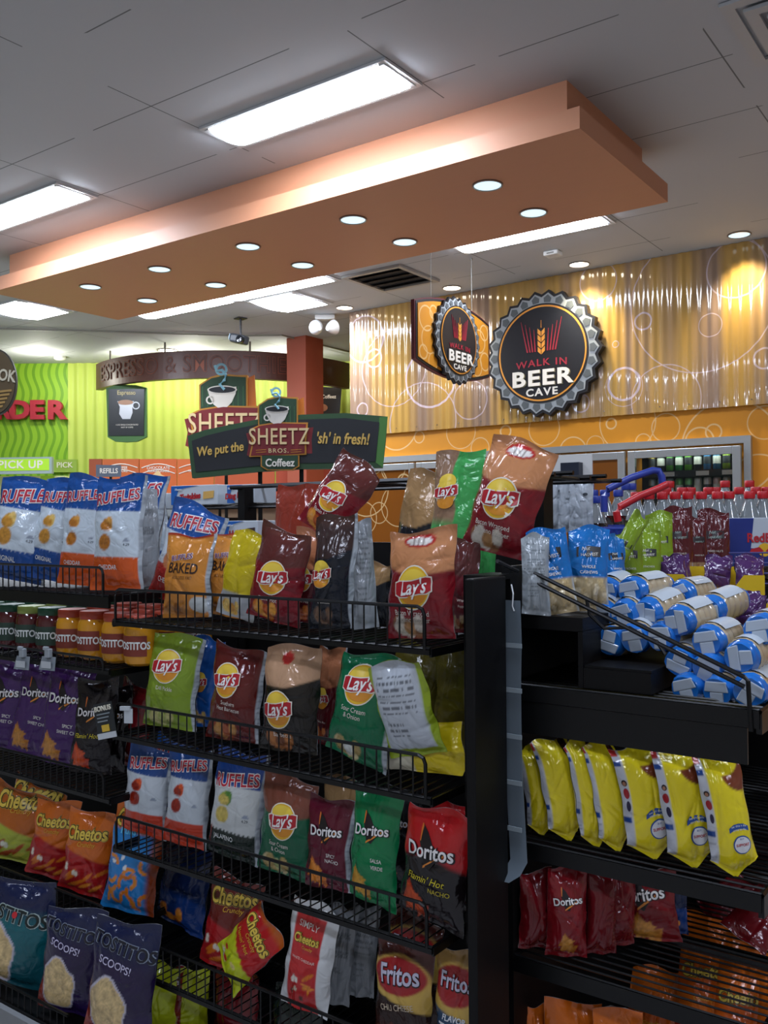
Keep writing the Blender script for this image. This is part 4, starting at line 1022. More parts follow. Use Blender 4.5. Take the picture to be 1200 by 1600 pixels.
KINDS = {
 'ruf_orig': dict(art=a_ruffles('#1d4f96', '#c9d6de', '#1a4a90', GOLD), dec=L_ruffles('ORIGINAL')),
 'ruf_ched': dict(art=a_ruffles('#1d4f96', '#c9d6de', '#d2571e', ('#c98a3a', '#b8742a', '#d89c48')), dec=L_ruffles('CHEDDAR')),
 'ruf_sour': dict(art=a_ruffles('#1d4f96', '#c3ccd2', '#a82a28', ('#c98a4a', '#b8744a', '#d89c58'), .36), dec=L_ruffles('CHEDDAR')),
 'ruf_hot': dict(art=a_ruffles('#1d4380', '#bfc8ce', '#c03a1e', REDC, .26), dec=L_ruffles('')),
 'ruf_jal': dict(art=a_ruffles('#1c4288', '#c3c8c6', '#14231c', ('#8fa03a', '#c9b45a', '#4f7f34'), .27), dec=L_ruffles('JALAPENO', cy=.74)),
 'ruf_baked': dict(art=a_baked, dec=[('logo', [('text', -.05, .72, 1, '#e8e6e4', 'RUFFLES', .125, dict(bold=.05, rot=8)), ('text', -.05, .72, 2, '#6a2a6a', 'RUFFLES', .122, dict(bold=.01, rot=8))]), ('flavour_lettering', [('text', -.0, .585, 1.2, '#2a1a14', 'BAKED', .24, dict(bold=.012, sx=.85)), ('text', .0, .475, 1.2, '#4a3020', '65% LESS FAT', .075, dict(shear=.2))])]),
 'lays_bacon': dict(art=a_lays('#7d1720', '#c8895c', ('#8a5a3a', '#b08050', '#d8cfc0'), teeth=True), dec=L_lays('Bacon Wrapped|Jalapeno Popper')),
 'lays_maroon': dict(art=a_lays('#5c0f1a', '#b77550', ('#c05a20', '#a84818', '#d87a30')), dec=L_lays('Flamin Hot', cx=-.08)),
 'lays_hot': dict(art=a_lays('#7a1420', '#5c2a26', ('#d87a28', '#c05a1c', '#e8a040')), dec=L_lays('Flamin Hot')),
 'lays_navy': dict(art=a_lays('#161c26', '#3a2a28', ('#5a4030', '#3a2a20', '#7a5a40'), shape=1), dec=L_lays('Barbecue', cx=-.14)),
 'lays_bbq': dict(art=a_lays('#17140f', '#c29a78', ('#9a5a2a', '#7a4420', '#b8743a'), lips=(-.05, .88, .10), shape=1), dec=L_lays('Barbecue', cx=-.1, cy=.40)),
 'lays_south': dict(art=a_lays('#5e1c18', None, ('#8a3a18', '#a8542a', '#c08a48')), dec=L_lays('Southern|Heat Barbecue', cx=-.12, cy=.64)),
 'lays_pickle': dict(art=a_lays('#7f9a2a', None, ('#8a9a4a', '#a8b060', '#c4c07a')), dec=L_lays('Dill Pickle', cx=-.05, cy=.66)),
 'lays_sour': dict(art=a_lays('#0f6a44', None, ('#c8b88a', '#dfe3dc', '#b09a60')), dec=L_lays('Sour Cream|& Onion', cx=-.02, cy=.72)),
 'lays_sour2': dict(art=a_lays('#0f5a3c', '#7a4434', ('#c8b88a', '#aab87a', '#b09a60')), dec=L_lays('Sour Cream|& Onion', cx=.02, cy=.56)),
 'lays_green': dict(art=a_lays('#46aa58', '#94755c', ('#6a4a2a', '#8fae4a', '#4a6a2a'), shape=2), dec=L_lays('Fried|Green Tomato', cx=-.16, cy=.76)),
 'lays_blue': dict(art=a_lays('#1c5aa8', None, GOLD), dec=L_lays('', cx=-.1, cy=.5)),
 'lays_dark': dict(art=a_lays('#12161e', '#a88458', ('#8a4a2a', '#c06a48', '#6a3a20'), shape=1), dec=[('food_picture', [('ell', -.15, .5, 1, '#a84a3a', .16, .06, 35), ('ell', -.2, .42, 1.3, '#c07a5a', .12, .04, 35)])]),
 'dor_purple': dict(art=a_doritos('#43205f', chipc=('#b8742a', '#96561c', '#c98a3a')), dec=L_doritos('SPICY', 'SWEET CHILI')),
 'dor_hot': dict(art=a_doritos('#151014', None, REDC), dec=L_doritos('')+[('flavour_lettering', [('text', -.05, .40, 1.2, '#d9c92a', "Flamin' Hot", .13, dict(shear=.35, rot=6))])]),
 'dor_nacho': dict(art=a_doritos('#5c0f26', chipc=ORC), dec=L_doritos('SPICY', 'NACHO')),
 'dor_salsa': dict(art=a_doritos('#0b7a46', chipc=('#c98a2a', '#b8641c', '#d8a43a')), dec=L_doritos('SALSA', 'VERDE')),
 'dor_red': dict(art=a_doritos('#b31a1e', '#171114', REDC), dec=L_doritos('')+[('flavour_lettering', [('text', -.03, .41, 1.2, '#d9c92a', "Flamin' Hot", .125, dict(shear=.35, rot=2)), ('text', .2, .335, 1.2, '#b8a82a', 'NACHO', .08, dict(bold=.01))])]),
 'dor_cheese': dict(art=a_doritos('#7c141c', chipc=('#b8742a', '#96561c', '#c98a3a'), chipx=.12), dec=L_doritos('', rot=10)),
 'chee': dict(art=a_cheetos('#d2691c', '#a81c1e', mid='#c95a18'), dec=L_cheetos()),
 'chee_red': dict(art=a_cheetos('#6a1c12', '#a8181c'), dec=L_cheetos(.80)),
 'chee_lime': dict(art=a_cheetos('#b8601c', '#a8b03a', ('#a84a1c', '#d8d4b0', '#c9c04a'), '#dfe0c8'), dec=L_cheetos(.86)),
 'chee_limon': dict(art=a_limon, dec=L_cheetos(.78, 'Crunchy', -2)+[('flavour_lettering', [('text', -.1, .56, 1.2, '#d9b02a', "Flamin' Hot", .12, dict(shear=.2))])]),
 'puffs': dict(art=a_puffs, dec=L_cheetos(.90, '', 5)+[('flavour_lettering', [('text', -.12, .80, 1.2, '#5fc0e8', 'Puffs', .16, dict(bold=.03, rot=5))])]),
 'tost_teal': dict(art=a_scoops('#0f5a62', '#0c4f5a', -.2), dec=[('logo', [('text', 0, .70, 1, '#9fb0ac', 'TOSTITOS', .21, dict(bold=.05, rot=-6)), ('text', 0, .70, 2, '#14201f', 'TOSTITOS', .205, dict(bold=.02, rot=-6)), ('ell', .06, .71, 2.6, '#b8242c', .035, .035)])]),
 'scoops': dict(art=a_scoops('#1f1338', '#261446'), dec=[('logo', [('text', .02, .80, 1, '#7f8a9a', 'TOSTITOS', .21, dict(bold=.05, rot=-6)), ('text', .02, .80, 2, '#141622', 'TOSTITOS', .205, dict(bold=.025, rot=-6))]), ('flavour_lettering', [('text', -.04, .665, 1.2, '#b9b4cc', 'SCOOPS!', .125, dict(bold=.01, rot=-6, sx=1.05))])]),
 'simply': dict(art=a_simply, dec=[('logo', [('text', -.03, .80, 1.2, '#ecdcd4', 'SIMPLY', .14, dict(bold=.008))]+[(t[0], t[1], t[2], t[3]+.4, *t[4:]) for t in L_cheetos(.68, 'Crunchy', 4, .62, -.03)[0][1]]), ('flavour_lettering', [('text', -.03, .50, 1.2, '#ecd9cc', 'WHITE CHEDDAR', .06, {})])]),
 'silver': dict(art=a_back('#b4b8ba', '#8a8e92', '#8a1c20')), 'silver_dark': dict(art=a_back('#8f9498', '#5a5e62')),
 'fritos': dict(art=a_fritos('#4a1c16', '#2a1612', '#3a1a14', ('#7a3a24', '#5a2a1c', '#8f4a30')), dec=[('logo', [('text', .0, .725, 1.2, '#15151a', 'Fritos', .34, dict(bold=.05, rot=10, sx=.85)), ('text', .0, .73, 2.2, '#c9c6d8', 'Fritos', .335, dict(bold=.02, rot=10, sx=.86))]), ('flavour_lettering', [('text', .0, .45, 1.2, '#c9b9a0', 'CHILI CHEESE', .11, dict(rot=14, sx=.9, bold=.008))])]),
 'fritos_bbq': dict(art=a_fritos('#8a6a3a', '#2f4a66', '#2f4a66', ('#a85a2a', '#8a441c', '#b8743a')), dec=[('logo', [('text', .02, .745, 1.2, '#15151a', 'Fritos', .34, dict(bold=.05, rot=2, sx=.85)), ('text', .02, .75, 2.2, '#c9c6d8', 'Fritos', .335, dict(bold=.02, rot=2, sx=.86))]), ('flavour_lettering', [('text', .02, .47, 1.2, '#dfe3e6', 'FLAVOR', .13, dict(bold=.03, shear=.2, rot=3)), ('text', .02, .385, 1.2, '#dfe3e6', 'TWISTS', .19, dict(bold=.035, shear=.2, rot=3)), ('text', .06, .275, 1.2, '#b9a45a', 'HONEY BBQ', .11, dict(bold=.01))])]),
 'funyun': dict(art=a_lime, dec=[('logo', [('text', -.37, .80, 1.2, '#dfe3e6', 'FUNY', .10, dict(bold=.03, rot=-70))])]),
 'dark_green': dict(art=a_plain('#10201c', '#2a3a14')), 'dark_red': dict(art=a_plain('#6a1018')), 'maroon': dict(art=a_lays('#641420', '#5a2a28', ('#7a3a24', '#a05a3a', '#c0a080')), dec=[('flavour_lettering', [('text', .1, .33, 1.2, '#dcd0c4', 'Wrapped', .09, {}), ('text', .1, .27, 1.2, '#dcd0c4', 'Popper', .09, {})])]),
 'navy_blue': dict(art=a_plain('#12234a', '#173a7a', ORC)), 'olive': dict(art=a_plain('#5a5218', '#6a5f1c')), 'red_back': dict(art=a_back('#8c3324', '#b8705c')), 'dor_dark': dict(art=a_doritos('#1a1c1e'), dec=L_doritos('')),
 'white_back': dict(art=a_back('#c4ccd4', '#3a3f48', '#9ab02a'), back=a_plain('#9ab02a')), 'yellow_lie': dict(art=a_plain('#d8c01c', '#cfc9b0')), 'yellow_grey': dict(art=a_lays('#c9b41c', None, GOLD, low='#a9adb0'), dec=[]),
 'yel_a': dict(art=a_yellow(True), dec=[('slogan', [('ell', .16, .235, 1, '#27509a', .20, .20), ('ell', .16, .235, 1.8, '#e4e6ea', .175, .175), ('text', .16, .235, 2.6, '#b8323a', 'SUPPORT', .082, dict(bold=.02, sx=.85)), ('text', .16, .285, 2.6, '#27509a', 'BUY', .05, {}), ('strip', .14, .375, 1, '#27509a', [(-.22, -.10, .0), (-.12, -.04, .07), (0, -.02, .09), (.12, -.04, .07), (.22, -.10, .0)]), ('text', .14, .392, 1.9, '#d9dfe8', 'see this smile', .062, dict(arc=-.05, bold=.01)), ('text', .14, .362, 1.9, '#d9dfe8', 'come to life', .062, dict(arc=-.05, bold=.01))]),
        ('portrait', [('ell', -.40, .66, 1, '#2a1a1c', .045, .06), ('ell', -.40, .655, 1.6, '#a8765a', .028, .04), ('ell', -.40, .57, 1, '#a8242c', .048, .10), ('ell', -.395, .46, .8, '#2a2440', .036, .10)])]),
 'yel_b': dict(art=a_yellow(False)),
 'nut_blue': dict(art=a_nuts('#1c6fb8', '#b8a47c', ('#d8c49a', '#c8b080', '#e4d4b0')), dec=[('label_patch', [('strip', .0, .70, 1, '#191b1e', [(-.3, -.13, .11), (0, -.13, .14), (.3, -.12, .12)]), ('text', -.08, .735, 2, LT, 'Nut', .13, dict(shear=.3, rot=5)), ('text', .02, .665, 2, LT, 'HARVEST', .105, dict(bold=.01, rot=3))]), ('flavour_lettering', [('text', 0, .52, 1.2, LT, 'WHOLE', .10, dict(bold=.015)), ('text', 0, .455, 1.2, LT, 'CASHEWS', .10, dict(bold=.015))])]),
 'nut_green': dict(art=a_nuts('#7f9a26', '#6a7a3a', ('#a89868', '#b8a878', '#8f9a4a'), .34), dec=[('label_patch', [('strip', .0, .66, 1, '#191b1e', [(-.3, -.13, .11), (0, -.13, .14), (.3, -.12, .12)]), ('text', -.08, .69, 2, LT, 'Nut', .13, dict(shear=.3, rot=5)), ('text', .02, .625, 2, LT, 'HARVEST', .105, dict(bold=.01, rot=3))]), ('flavour_lettering', [('text', 0, .46, 1.2, LT, 'PISTACHIOS', .085, dict(bold=.01))])]),
 'nut_maroon': dict(art=a_nuts('#551c20', '#9a7a5a', ('#b89a70', '#8a5a3a', '#d0b890'), .34), dec=[('label_patch', [('strip', .0, .66, 1, '#221416', [(-.3, -.13, .11), (0, -.13, .14), (.3, -.12, .12)]), ('text', -.08, .69, 2, '#9fb4a8', 'Nut', .13, dict(shear=.3, rot=5)), ('text', .02, .625, 2, '#9fb4a8', 'HARVEST', .105, dict(bold=.01, rot=3))]), ('flavour_lettering', [('text', 0, .44, 1.2, LT, 'MIXED NUTS', .085, {})])]),
 'nut_grey': dict(art=a_back('#9aa2a6', '#5a6268')),
 'jerky': dict(art=a_plain('#b4bcc4', '#a4acb4'), dec=[('header', [('strip', 0, .93, 1, '#2a3a56', [(-.45, -.10, .08), (0, -.10, .08), (.45, -.10, .08)]), ('ell', .1, .72, 1, '#3a4048', .12, .07), ('text', 0, .60, 1.2, '#6a7278', 'JERKY', .12, {})])]),
 'donut_wrap': dict(art=a_plain('#4a2a5a')),
}
def put_bag(kind, cx, top, wpx, Y, floor=None, bot=None, yaw=0., roll=0., lean=-4., seed=1, label='', cat='chip bag', name='chip_bag', group=None, fit=1.0, X=None, **k):
    """cx, top: bag centre and top edge in the photo; Y (or X): the plane it stands on; floor: shelf height"""
    pf = (lambda x, y: PY(x, y, Y)) if X is None else (lambda x, y: PX(x, y, X))
    if floor is None: P = pf(cx, bot)
    else:
        z0 = pf(cx, 800).z; P = pf(cx, top); P.z = floor
        b = proj(P)[1]; P = pf(cx, b); P.z = floor
    zt = pf(cx, top).z; r, l_ = math.radians(roll), math.radians(lean); yw = math.radians(yaw) - (math.atan((cx-600)/F) if X is None and Y < 1.66 and cx < 740 else 0)
    t = Vector((math.cos(yw), math.sin(yw), 0)); a = proj(P+t*.01); b_ = proj(P-t*.01); w = wpx/(abs(a[0]-b_[0])/.02)
    P = P + Vector((0, 0, .002+.42*w*abs(math.sin(r)) if Y is not None else .002))
    h = (zt-P.z)/max(.4, math.cos(r)*math.cos(l_))*fit
    return bag(kind, name, cat, P, w, h, rz=yw, roll=r, lean=l_, seed=seed, label=label, group=group, **k)

# kind, centre px, top px, width px, Y, floor, options, label
FR_, R2, R3, R4 = ZR
L1, L2, L3, L4 = ZL
GT, GTL, G2_, G3_, G3L, G4_, G4L, GB = 'bags on the top shelf', 'ridged chip bags on the far top shelf', 'bags on the second shelf', 'bags on the third shelf', 'tortilla chip bags under the jars', 'bags on the fourth shelf', 'cheese puff bags on the far fourth shelf', 'bags on the bottom deck'
BAGS = [
 # far section, top shelf
 ('ruf_orig', 22, 748, 96, 1.53, L1, dict(roll=9, seed=11, group=GTL), 'blue and white ridged chip bag at the far left end of the top shelf, leaning'),
 ('ruf_orig', 76, 750, 80, 1.565, L1, dict(roll=12, yaw=2, seed=12, group=GTL), 'blue bottomed ridged chip bag with a bright glare, leaning onto the cheddar bags'),
 ('ruf_ched', 124, 744, 72, 1.575, L1, dict(roll=4, seed=13, group=GTL), 'orange bottomed ridged chip bag tucked behind the front cheddar bag'),
 ('ruf_ched', 182, 745, 82, 1.53, L1, dict(roll=1, seed=14, group=GTL), 'orange bottomed ridged chip bag standing upright at the end of the far fence'),
 ('silver_dark', 232, 768, 44, 1.66, L1, dict(yaw=35, seed=15, roll=-4, group=GTL), 'chip bag turned to show its grey back beside the cheddar bags'),
 ('ruf_orig', 246, 758, 52, 1.78, L1, dict(yaw=10, seed=16, roll=-10, group=GTL), 'blue chip bag behind the grey backed bag on the far top shelf'),
 ('ruf_orig', 205, 742, 80, 1.74, L1, dict(seed=17, roll=6, group=GTL), 'second row ridged chip bag behind the upright cheddar bag'),
 # near section, top shelf
 ('ruf_sour', 272, 792, 92, 1.655, FR_, dict(roll=17, seed=21, group=GT), 'tall blue chip bag with a red base leaning over the tan baked chip bags'),
 ('ruf_baked', 292, 836, 78, 1.56, FR_, dict(roll=2, seed=23, group=GT), 'tan baked chip bag standing in front at the far end of the fence'),
 ('ruf_baked', 352, 832, 72, 1.62, FR_, dict(roll=4, seed=24, group=GT), 'tan baked chip bag half hidden behind the yellow and grey bag'),
 ('yellow_grey', 366, 832, 62, 1.57, FR_, dict(roll=13, seed=25, group=GT), 'yellow and grey chip bag leaning beside the tan baked bags'),
 ('lays_hot', 426, 828, 84, 1.56, FR_, dict(roll=9, seed=26, group=GT, extra=()), 'shiny maroon chip bag with a lemon yellow logo behind the fence beside the yellow bag'),
 ('lays_maroon', 476, 832, 62, 1.61, FR_, dict(roll=7, seed=27, group=GT), 'dark maroon chip bag squeezed between the shiny maroon bag and the navy bag'),
 ('lays_navy', 517, 805, 70, 1.57, FR_, dict(roll=2, yaw=6, seed=28, T=.075, group=GT), 'navy black chip bag with a silver seam standing behind the fence'),
 ('silver_dark', 573, 812, 40, 1.62, FR_, dict(roll=-3, yaw=48, seed=29, group=GT), 'chip bag turned sideways showing its silver back beside the navy bag'),
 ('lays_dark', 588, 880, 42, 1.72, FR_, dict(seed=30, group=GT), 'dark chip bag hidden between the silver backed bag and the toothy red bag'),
 ('red_back', 452, 758, 78, 1.80, FR_, dict(roll=4, yaw=-5, seed=31, group=GT), 'chip bag showing its rust red printed back behind the maroon bags'),
 ('lays_dark', 634, 738, 76, 1.80, FR_, dict(roll=10, seed=33, group=GT), 'dark chip bag with a tan top and red peppers behind the toothy red bag'),
 ('lays_green', 696, 704, 76, 1.72, FR_, dict(roll=4, seed=34, group=GT), 'bright green chip bag with a brown window standing at the back of the top shelf'),
 ('lays_green', 742, 716, 50, 1.80, FR_, dict(roll=5, yaw=10, seed=35, group=GT), 'green chip bag mostly hidden behind the tall red bag'),
 ('lays_bacon', 657, 828, 108, 1.545, FR_, dict(roll=0, lean=-2, seed=37, T=.06, group=GT), 'red chip bag with a toothy grin standing upright in front of the top shelf'),
 ('maroon', 722, 838, 52, 1.68, FR_, dict(roll=0, seed=38, group=GT), 'maroon chip bag peeking out behind the toothy red bag by the end panel'),
 # near section, second shelf
 ('lays_pickle', 264, 992, 84, 1.56, R2, dict(roll=5, seed=41, group=G2_), 'lime green pickle chip bag at the far end of the second shelf'),
 ('lays_blue', 318, 998, 46, 1.63, R2, dict(roll=3, seed=42, group=G2_), 'blue chip bag peeking out behind the brown barbecue bag'),
 ('lays_south', 362, 1012, 84, 1.555, R2, dict(roll=5, seed=43, group=G2_), 'brown chip bag with a barbecue label beside the lime green pickle bag'),
 ('lays_bbq', 450, 1010, 92, 1.56, R2, dict(roll=2, seed=44, group=G2_), 'black and tan chip bag with red lips on the second shelf'),
 ('lays_maroon', 506, 1012, 44, 1.66, R2, dict(roll=4, seed=45, group=G2_), 'dark chip bag in the shadow behind the green sour cream bag'),
 ('lays_sour', 555, 1022, 98, 1.56, R2, dict(roll=9, seed=46, group=G2_), 'deep green sour cream chip bag on the second shelf beside the white backed bag'),
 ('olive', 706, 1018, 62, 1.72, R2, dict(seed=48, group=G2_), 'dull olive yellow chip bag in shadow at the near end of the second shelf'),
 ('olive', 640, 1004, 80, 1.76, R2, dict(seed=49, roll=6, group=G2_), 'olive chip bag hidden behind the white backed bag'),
 # far section under the jars
 ('dor_purple', 0, 1035, 70, 1.57, L3, dict(roll=6, seed=51, group=G3L), 'purple tortilla chip bag cut by the left edge of the view'),
 ('dor_purple', 44, 1030, 68, 1.58, L3, dict(roll=9, seed=52, group=G3L), 'purple tortilla chip bag in the middle of the three under the price clips'),
 ('dor_purple', 92, 1036, 74, 1.56, L3, dict(roll=8, seed=53, group=G3L), 'purple tortilla chip bag beside the black flaming bag'),
 ('dor_hot', 140, 1062, 66, 1.57, L3, dict(roll=4, seed=54, group=G3L), 'black tortilla chip bag with red chips behind the bonus tag'),
 ('dor_hot', 168, 1072, 50, 1.63, L3, dict(roll=6, seed=55, group=G3L), 'second black tortilla chip bag pressed behind the bonus tag'),
 ('dark_red', 205, 1070, 52, 1.68, L3, dict(roll=3, seed=56, group=G3L), 'dark red chip bag between the bonus tag and the lime green pickle bag'),
 # near section, third shelf
 ('ruf_hot', 224, 1168, 72, 1.555, R3, dict(roll=4, seed=61, group=G3_), 'blue chip bag with fiery red chips at the far end of the third shelf'),
 ('ruf_hot', 288, 1170, 70, 1.56, R3, dict(roll=3, seed=62, group=G3_), 'blue chip bag with fiery red chips, second on the third shelf'),
 ('ruf_orig', 270, 1160, 80, 1.66, R3, dict(roll=5, seed=63, group=G3_), 'blue chip bag in the back row behind the two fiery chip bags'),
 ('ruf_jal', 362, 1176, 84, 1.56, R3, dict(roll=6, seed=64, group=G3_), 'crumpled blue and white jalapeno chip bag on the third shelf'),
 ('navy_blue', 400, 1186, 50, 1.66, R3, dict(roll=4, seed=65, group=G3_), 'dark blue bag behind the jalapeno and sour cream bags'),
 ('lays_sour2', 444, 1212, 88, 1.56, R3, dict(roll=3, seed=66, group=G3_), 'green sour cream chip bag with a reddish top on the third shelf'),
 ('dor_nacho', 512, 1250, 74, 1.56, R3, dict(roll=2, seed=67, group=G3_), 'plum red tortilla chip bag on the third shelf'),
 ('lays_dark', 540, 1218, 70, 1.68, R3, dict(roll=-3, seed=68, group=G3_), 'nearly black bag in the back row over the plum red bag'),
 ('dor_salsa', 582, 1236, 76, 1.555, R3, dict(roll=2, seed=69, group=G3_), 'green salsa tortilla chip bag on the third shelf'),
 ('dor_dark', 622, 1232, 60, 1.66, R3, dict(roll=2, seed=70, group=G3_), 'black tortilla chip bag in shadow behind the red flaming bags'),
 ('dor_red', 672, 1262, 104, 1.54, R3, dict(roll=6, lean=-1, seed=71, group=G3_), 'big red and black flaming tortilla chip bag in front on the third shelf'),
 ('dor_red', 705, 1256, 92, 1.635, R3, dict(roll=3, seed=72, group=G3_), 'red and black flaming tortilla chip bag tucked behind its twin'),
 # far section, fourth shelf
 ('chee_lime', 22, 1236, 90, 1.58, L4, dict(roll=9, seed=81, group=G4L), 'lime and red cheese popcorn bag at the left edge of the fourth shelf'),
 ('chee', 72, 1252, 68, 1.57, L4, dict(roll=9, seed=82, group=G4L), 'orange and red cheese snack bag beside the popcorn bag'),
 ('chee', 126, 1268, 74, 1.555, L4, dict(roll=8, seed=83, group=G4L), 'orange and red cheese snack bag beside the blue puffs bag'),
 ('chee_lime', 50, 1226, 80, 1.68, L4, dict(roll=8, seed=84, group=G4L), 'orange topped bag in the dark row behind the cheese snack bags'),
 ('puffs', 198, 1268, 82, 1.55, L4, dict(roll=8, seed=85, T=.07, group=G4L), 'bright blue cheese puffs bag past the end of the far fence'),
 ('navy_blue', 280, 1320, 74, 1.68, R4, dict(roll=6, seed=86, group=G4_), 'dark blue bag in shadow beside the blue puffs bag'),
 # near section, fourth shelf
 ('chee_red', 352, 1372, 84, 1.58, R4, dict(roll=8, seed=91, group=G4_), 'dark red cheese snack bag at the back of the fourth shelf'),
 ('simply', 474, 1412, 76, 1.555, R4, dict(roll=7, seed=93, T=.05, group=G4_), 'white and red plain recipe cheese snack bag on the fourth shelf'),
 ('silver_dark', 524, 1420, 44, 1.62, R4, dict(roll=6, yaw=25, seed=94, group=G4_), 'chip bag with a silver back beside the white and red bag'),
 ('silver_dark', 562, 1420, 44, 1.68, R4, dict(roll=5, yaw=25, seed=95, group=G4_), 'chip bag with a silver back, farther from the white and red bag'),
 ('fritos', 625, 1478, 92, 1.555, R4, dict(roll=2, seed=96, group=G4_), 'brown chili cheese corn chip bag on the fourth shelf'),
 ('fritos', 640, 1432, 86, 1.66, R4, dict(roll=3, seed=97, group=G4_), 'brown corn chip bag in the dark row behind the chili cheese bag'),
 ('fritos_bbq', 713, 1488, 78, 1.56, R4, dict(roll=1, seed=98, group=G4_), 'slate blue flavoured corn chip twists bag at the near end of the fourth shelf'),
 # bottom deck
 ('tost_teal', 14, 1376, 118, 1.41, .2, dict(roll=6, seed=101, group=GB, lean=-3), 'teal tortilla chip bag at the left end of the bottom deck'),
 ('scoops', 104, 1420, 96, 1.41, .2, dict(roll=6, seed=102, group=GB, lean=-2), 'purple scoop chip bag beside the teal bag on the bottom deck'),
 ('scoops', 182, 1440, 106, 1.405, .2, dict(roll=6, seed=103, group=GB, lean=-2), 'purple scoop chip bag in front of the lime bags'),
 ('funyun', 246, 1508, 66, 1.58, .128, dict(roll=4, yaw=10, seed=104, group=GB), 'lime yellow onion ring bag next to the purple scoop bag'),
 ('funyun', 296, 1516, 58, 1.62, .128, dict(roll=2, yaw=20, seed=105, group=GB), 'lime yellow onion ring bag, farther from the purple scoop bag'),
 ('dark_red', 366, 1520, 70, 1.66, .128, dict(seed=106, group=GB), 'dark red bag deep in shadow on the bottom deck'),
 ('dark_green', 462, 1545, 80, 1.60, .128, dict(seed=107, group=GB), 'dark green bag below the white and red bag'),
]
for kind, cx, top, wp, Y, fl, op, lb in BAGS: put_bag(kind, cx, top, wp, Y, fl, label=lb, **op)
def free_bag(kind, px, py, Y, w, h, yaw, roll, lean, seed, label, group, X=None, **k):
    """bag whose middle sits at the given spot"""
    P = PY(px, py, Y) if X is None else PX(px, py, X)
    R = Matrix.Rotation(math.radians(yaw), 4, 'Z') @ Matrix.Rotation(math.radians(lean), 4, 'X') @ Matrix.Rotation(math.radians(roll), 4, 'Y')
    P = P - R.to_3x3() @ Vector((0, 0, h/2))
    return bag(kind, 'chip_bag', 'chip bag', P, w, h, rz=math.radians(yaw), roll=math.radians(roll), lean=math.radians(lean), seed=seed, label=label, group=group, **k)
free_bag('lays_hot', 533, 777, 1.66, .15, .195, 4, 30, -14, 32, 'shiny maroon chip bag lying tilted across the tops of the dark bags', GT, T=.07)
free_bag('lays_bacon', 797, 778, 1.71, .17, .245, 0, 15, -8, 36, 'large red chip bag leaning to one side over the end of the top shelf', GT, T=.08)
free_bag('white_back', 634, 1108, 1.55, .155, .20, -2, -10, 12, 47, 'chip bag showing its white printed back, tipped over the fence', G2_, T=.06)
free_bag('yellow_lie', 655, 1166, 1.60, .11, .225, -4, 84, -10, 50, 'yellow chip bag lying on its side behind the second shelf fence', G2_, T=.05)
free_bag('chee_limon', 388, 1480, 1.535, .13, .19, -6, 42, -14, 92, 'red and lime cheese snack bag lying tilted against the fourth shelf fence', G4_, T=.05)

# endcap bags: yellow row, red row, orange row
EG = 'yellow chip bags on the endcap'
yl = ['farthest back of the yellow chip bags, beside the clip strip', 'second yellow chip bag from the clip strip, with a bent top', 'third yellow chip bag from the clip strip, thin and plain', 'fourth yellow chip bag from the clip strip, thin and plain', 'yellow chip bag with a smile slogan, third from the open end', 'yellow chip bag with a smile slogan, second from the open end', 'yellow chip bag with a woman in red, at the open end of the row']
for i, (cx, top, wp, kd, rl) in enumerate(((848, 1160, 44, 'yel_b', -6), (888, 1150, 58, 'yel_b', -9), (932, 1154, 46, 'yel_b', -8), (964, 1156, 52, 'yel_b', -8), (1022, 1160, 80, 'yel_a', -9), (1084, 1164, 78, 'yel_a', -8), (1150, 1172, 74, 'yel_a', -8))):
    put_bag(kd, cx, top, wp*1.0, 1.715, ZE[1], yaw=(34 if kd == 'yel_a' else 50), roll=rl, lean=-3, seed=121+i, label=yl[i], group=EG, T=.055, point=.035, flop=.02)
RG = 'dark red tortilla chip bags on the endcap'
for i, (cx, top, wp, yw, Yq, lb) in enumerate(((838, 1364, 56, 52, 1.70, 'dark red tortilla chip bag nearest the clip strip on the lower endcap shelf'), (884, 1358, 66, 30, 1.70, 'dark red tortilla chip bag with half its white name showing'), (938, 1362, 50, 40, 1.75, 'dark red tortilla chip bag in the middle of the lower endcap row'), (962, 1366, 60, 42, 1.80, 'dark red tortilla chip bag just behind the broad faced one'), (1010, 1360, 112, 14, 1.86, 'dark red tortilla chip bag turned broad face to the aisle'))):
    put_bag('dor_cheese' if i in (1, 4) else 'dark_red', cx, top, wp, Yq, ZE[2], yaw=yw, roll=(2, 2, 3, 4, -4)[i], seed=141+i, label=lb, group=RG, T=.055)
put_bag('navy_blue', 1056, 1375, 40, 1.93, ZE[2], yaw=20, seed=151, label='blue bag edge showing behind the broad red tortilla chip bag', group=RG)
free_bag('dark_red', 1140, 1405, 2.2, .10, .14, 20, 60, -50, 152, 'small red packet lying far back on the lower endcap shelf', 'packets at the back of the endcap', T=.04)
free_bag('dark_red', 1192, 1432, 2.0, .10, .14, 20, 40, -50, 153, 'small red packet lying near the back corner post of the lower shelf', 'packets at the back of the endcap', T=.04)
OG = 'orange cheese snack bags at the bottom of the endcap'
for i, (cx, top, wp, Yq) in enumerate(((838, 1576, 60, 1.72), (888, 1572, 90, 1.74), (960, 1585, 80, 1.76), (1075, 1475, 90, 1.95), (1135, 1515, 90, 1.86), (1000, 1545, 80, 1.98), (1190, 1570, 70, 1.78))):
    put_bag('chee', cx, top, wp, Yq, .124, yaw=(40 if i < 3 else 8), roll=3, lean=(-3 if i < 3 else -22), seed=161+i, group=OG, T=.06,
      label=('orange cheese snack bag by the end panel at the foot of the endcap', 'orange cheese snack bag, second from the end panel at the foot of the endcap', 'orange cheese snack bag, third from the end panel at the foot of the endcap', 'orange bag under the wire shelf, farthest back', 'orange bag under the wire shelf, in the middle', 'orange bag under the wire shelf, in the dark corner', 'orange bag under the wire shelf at the open corner')[i])

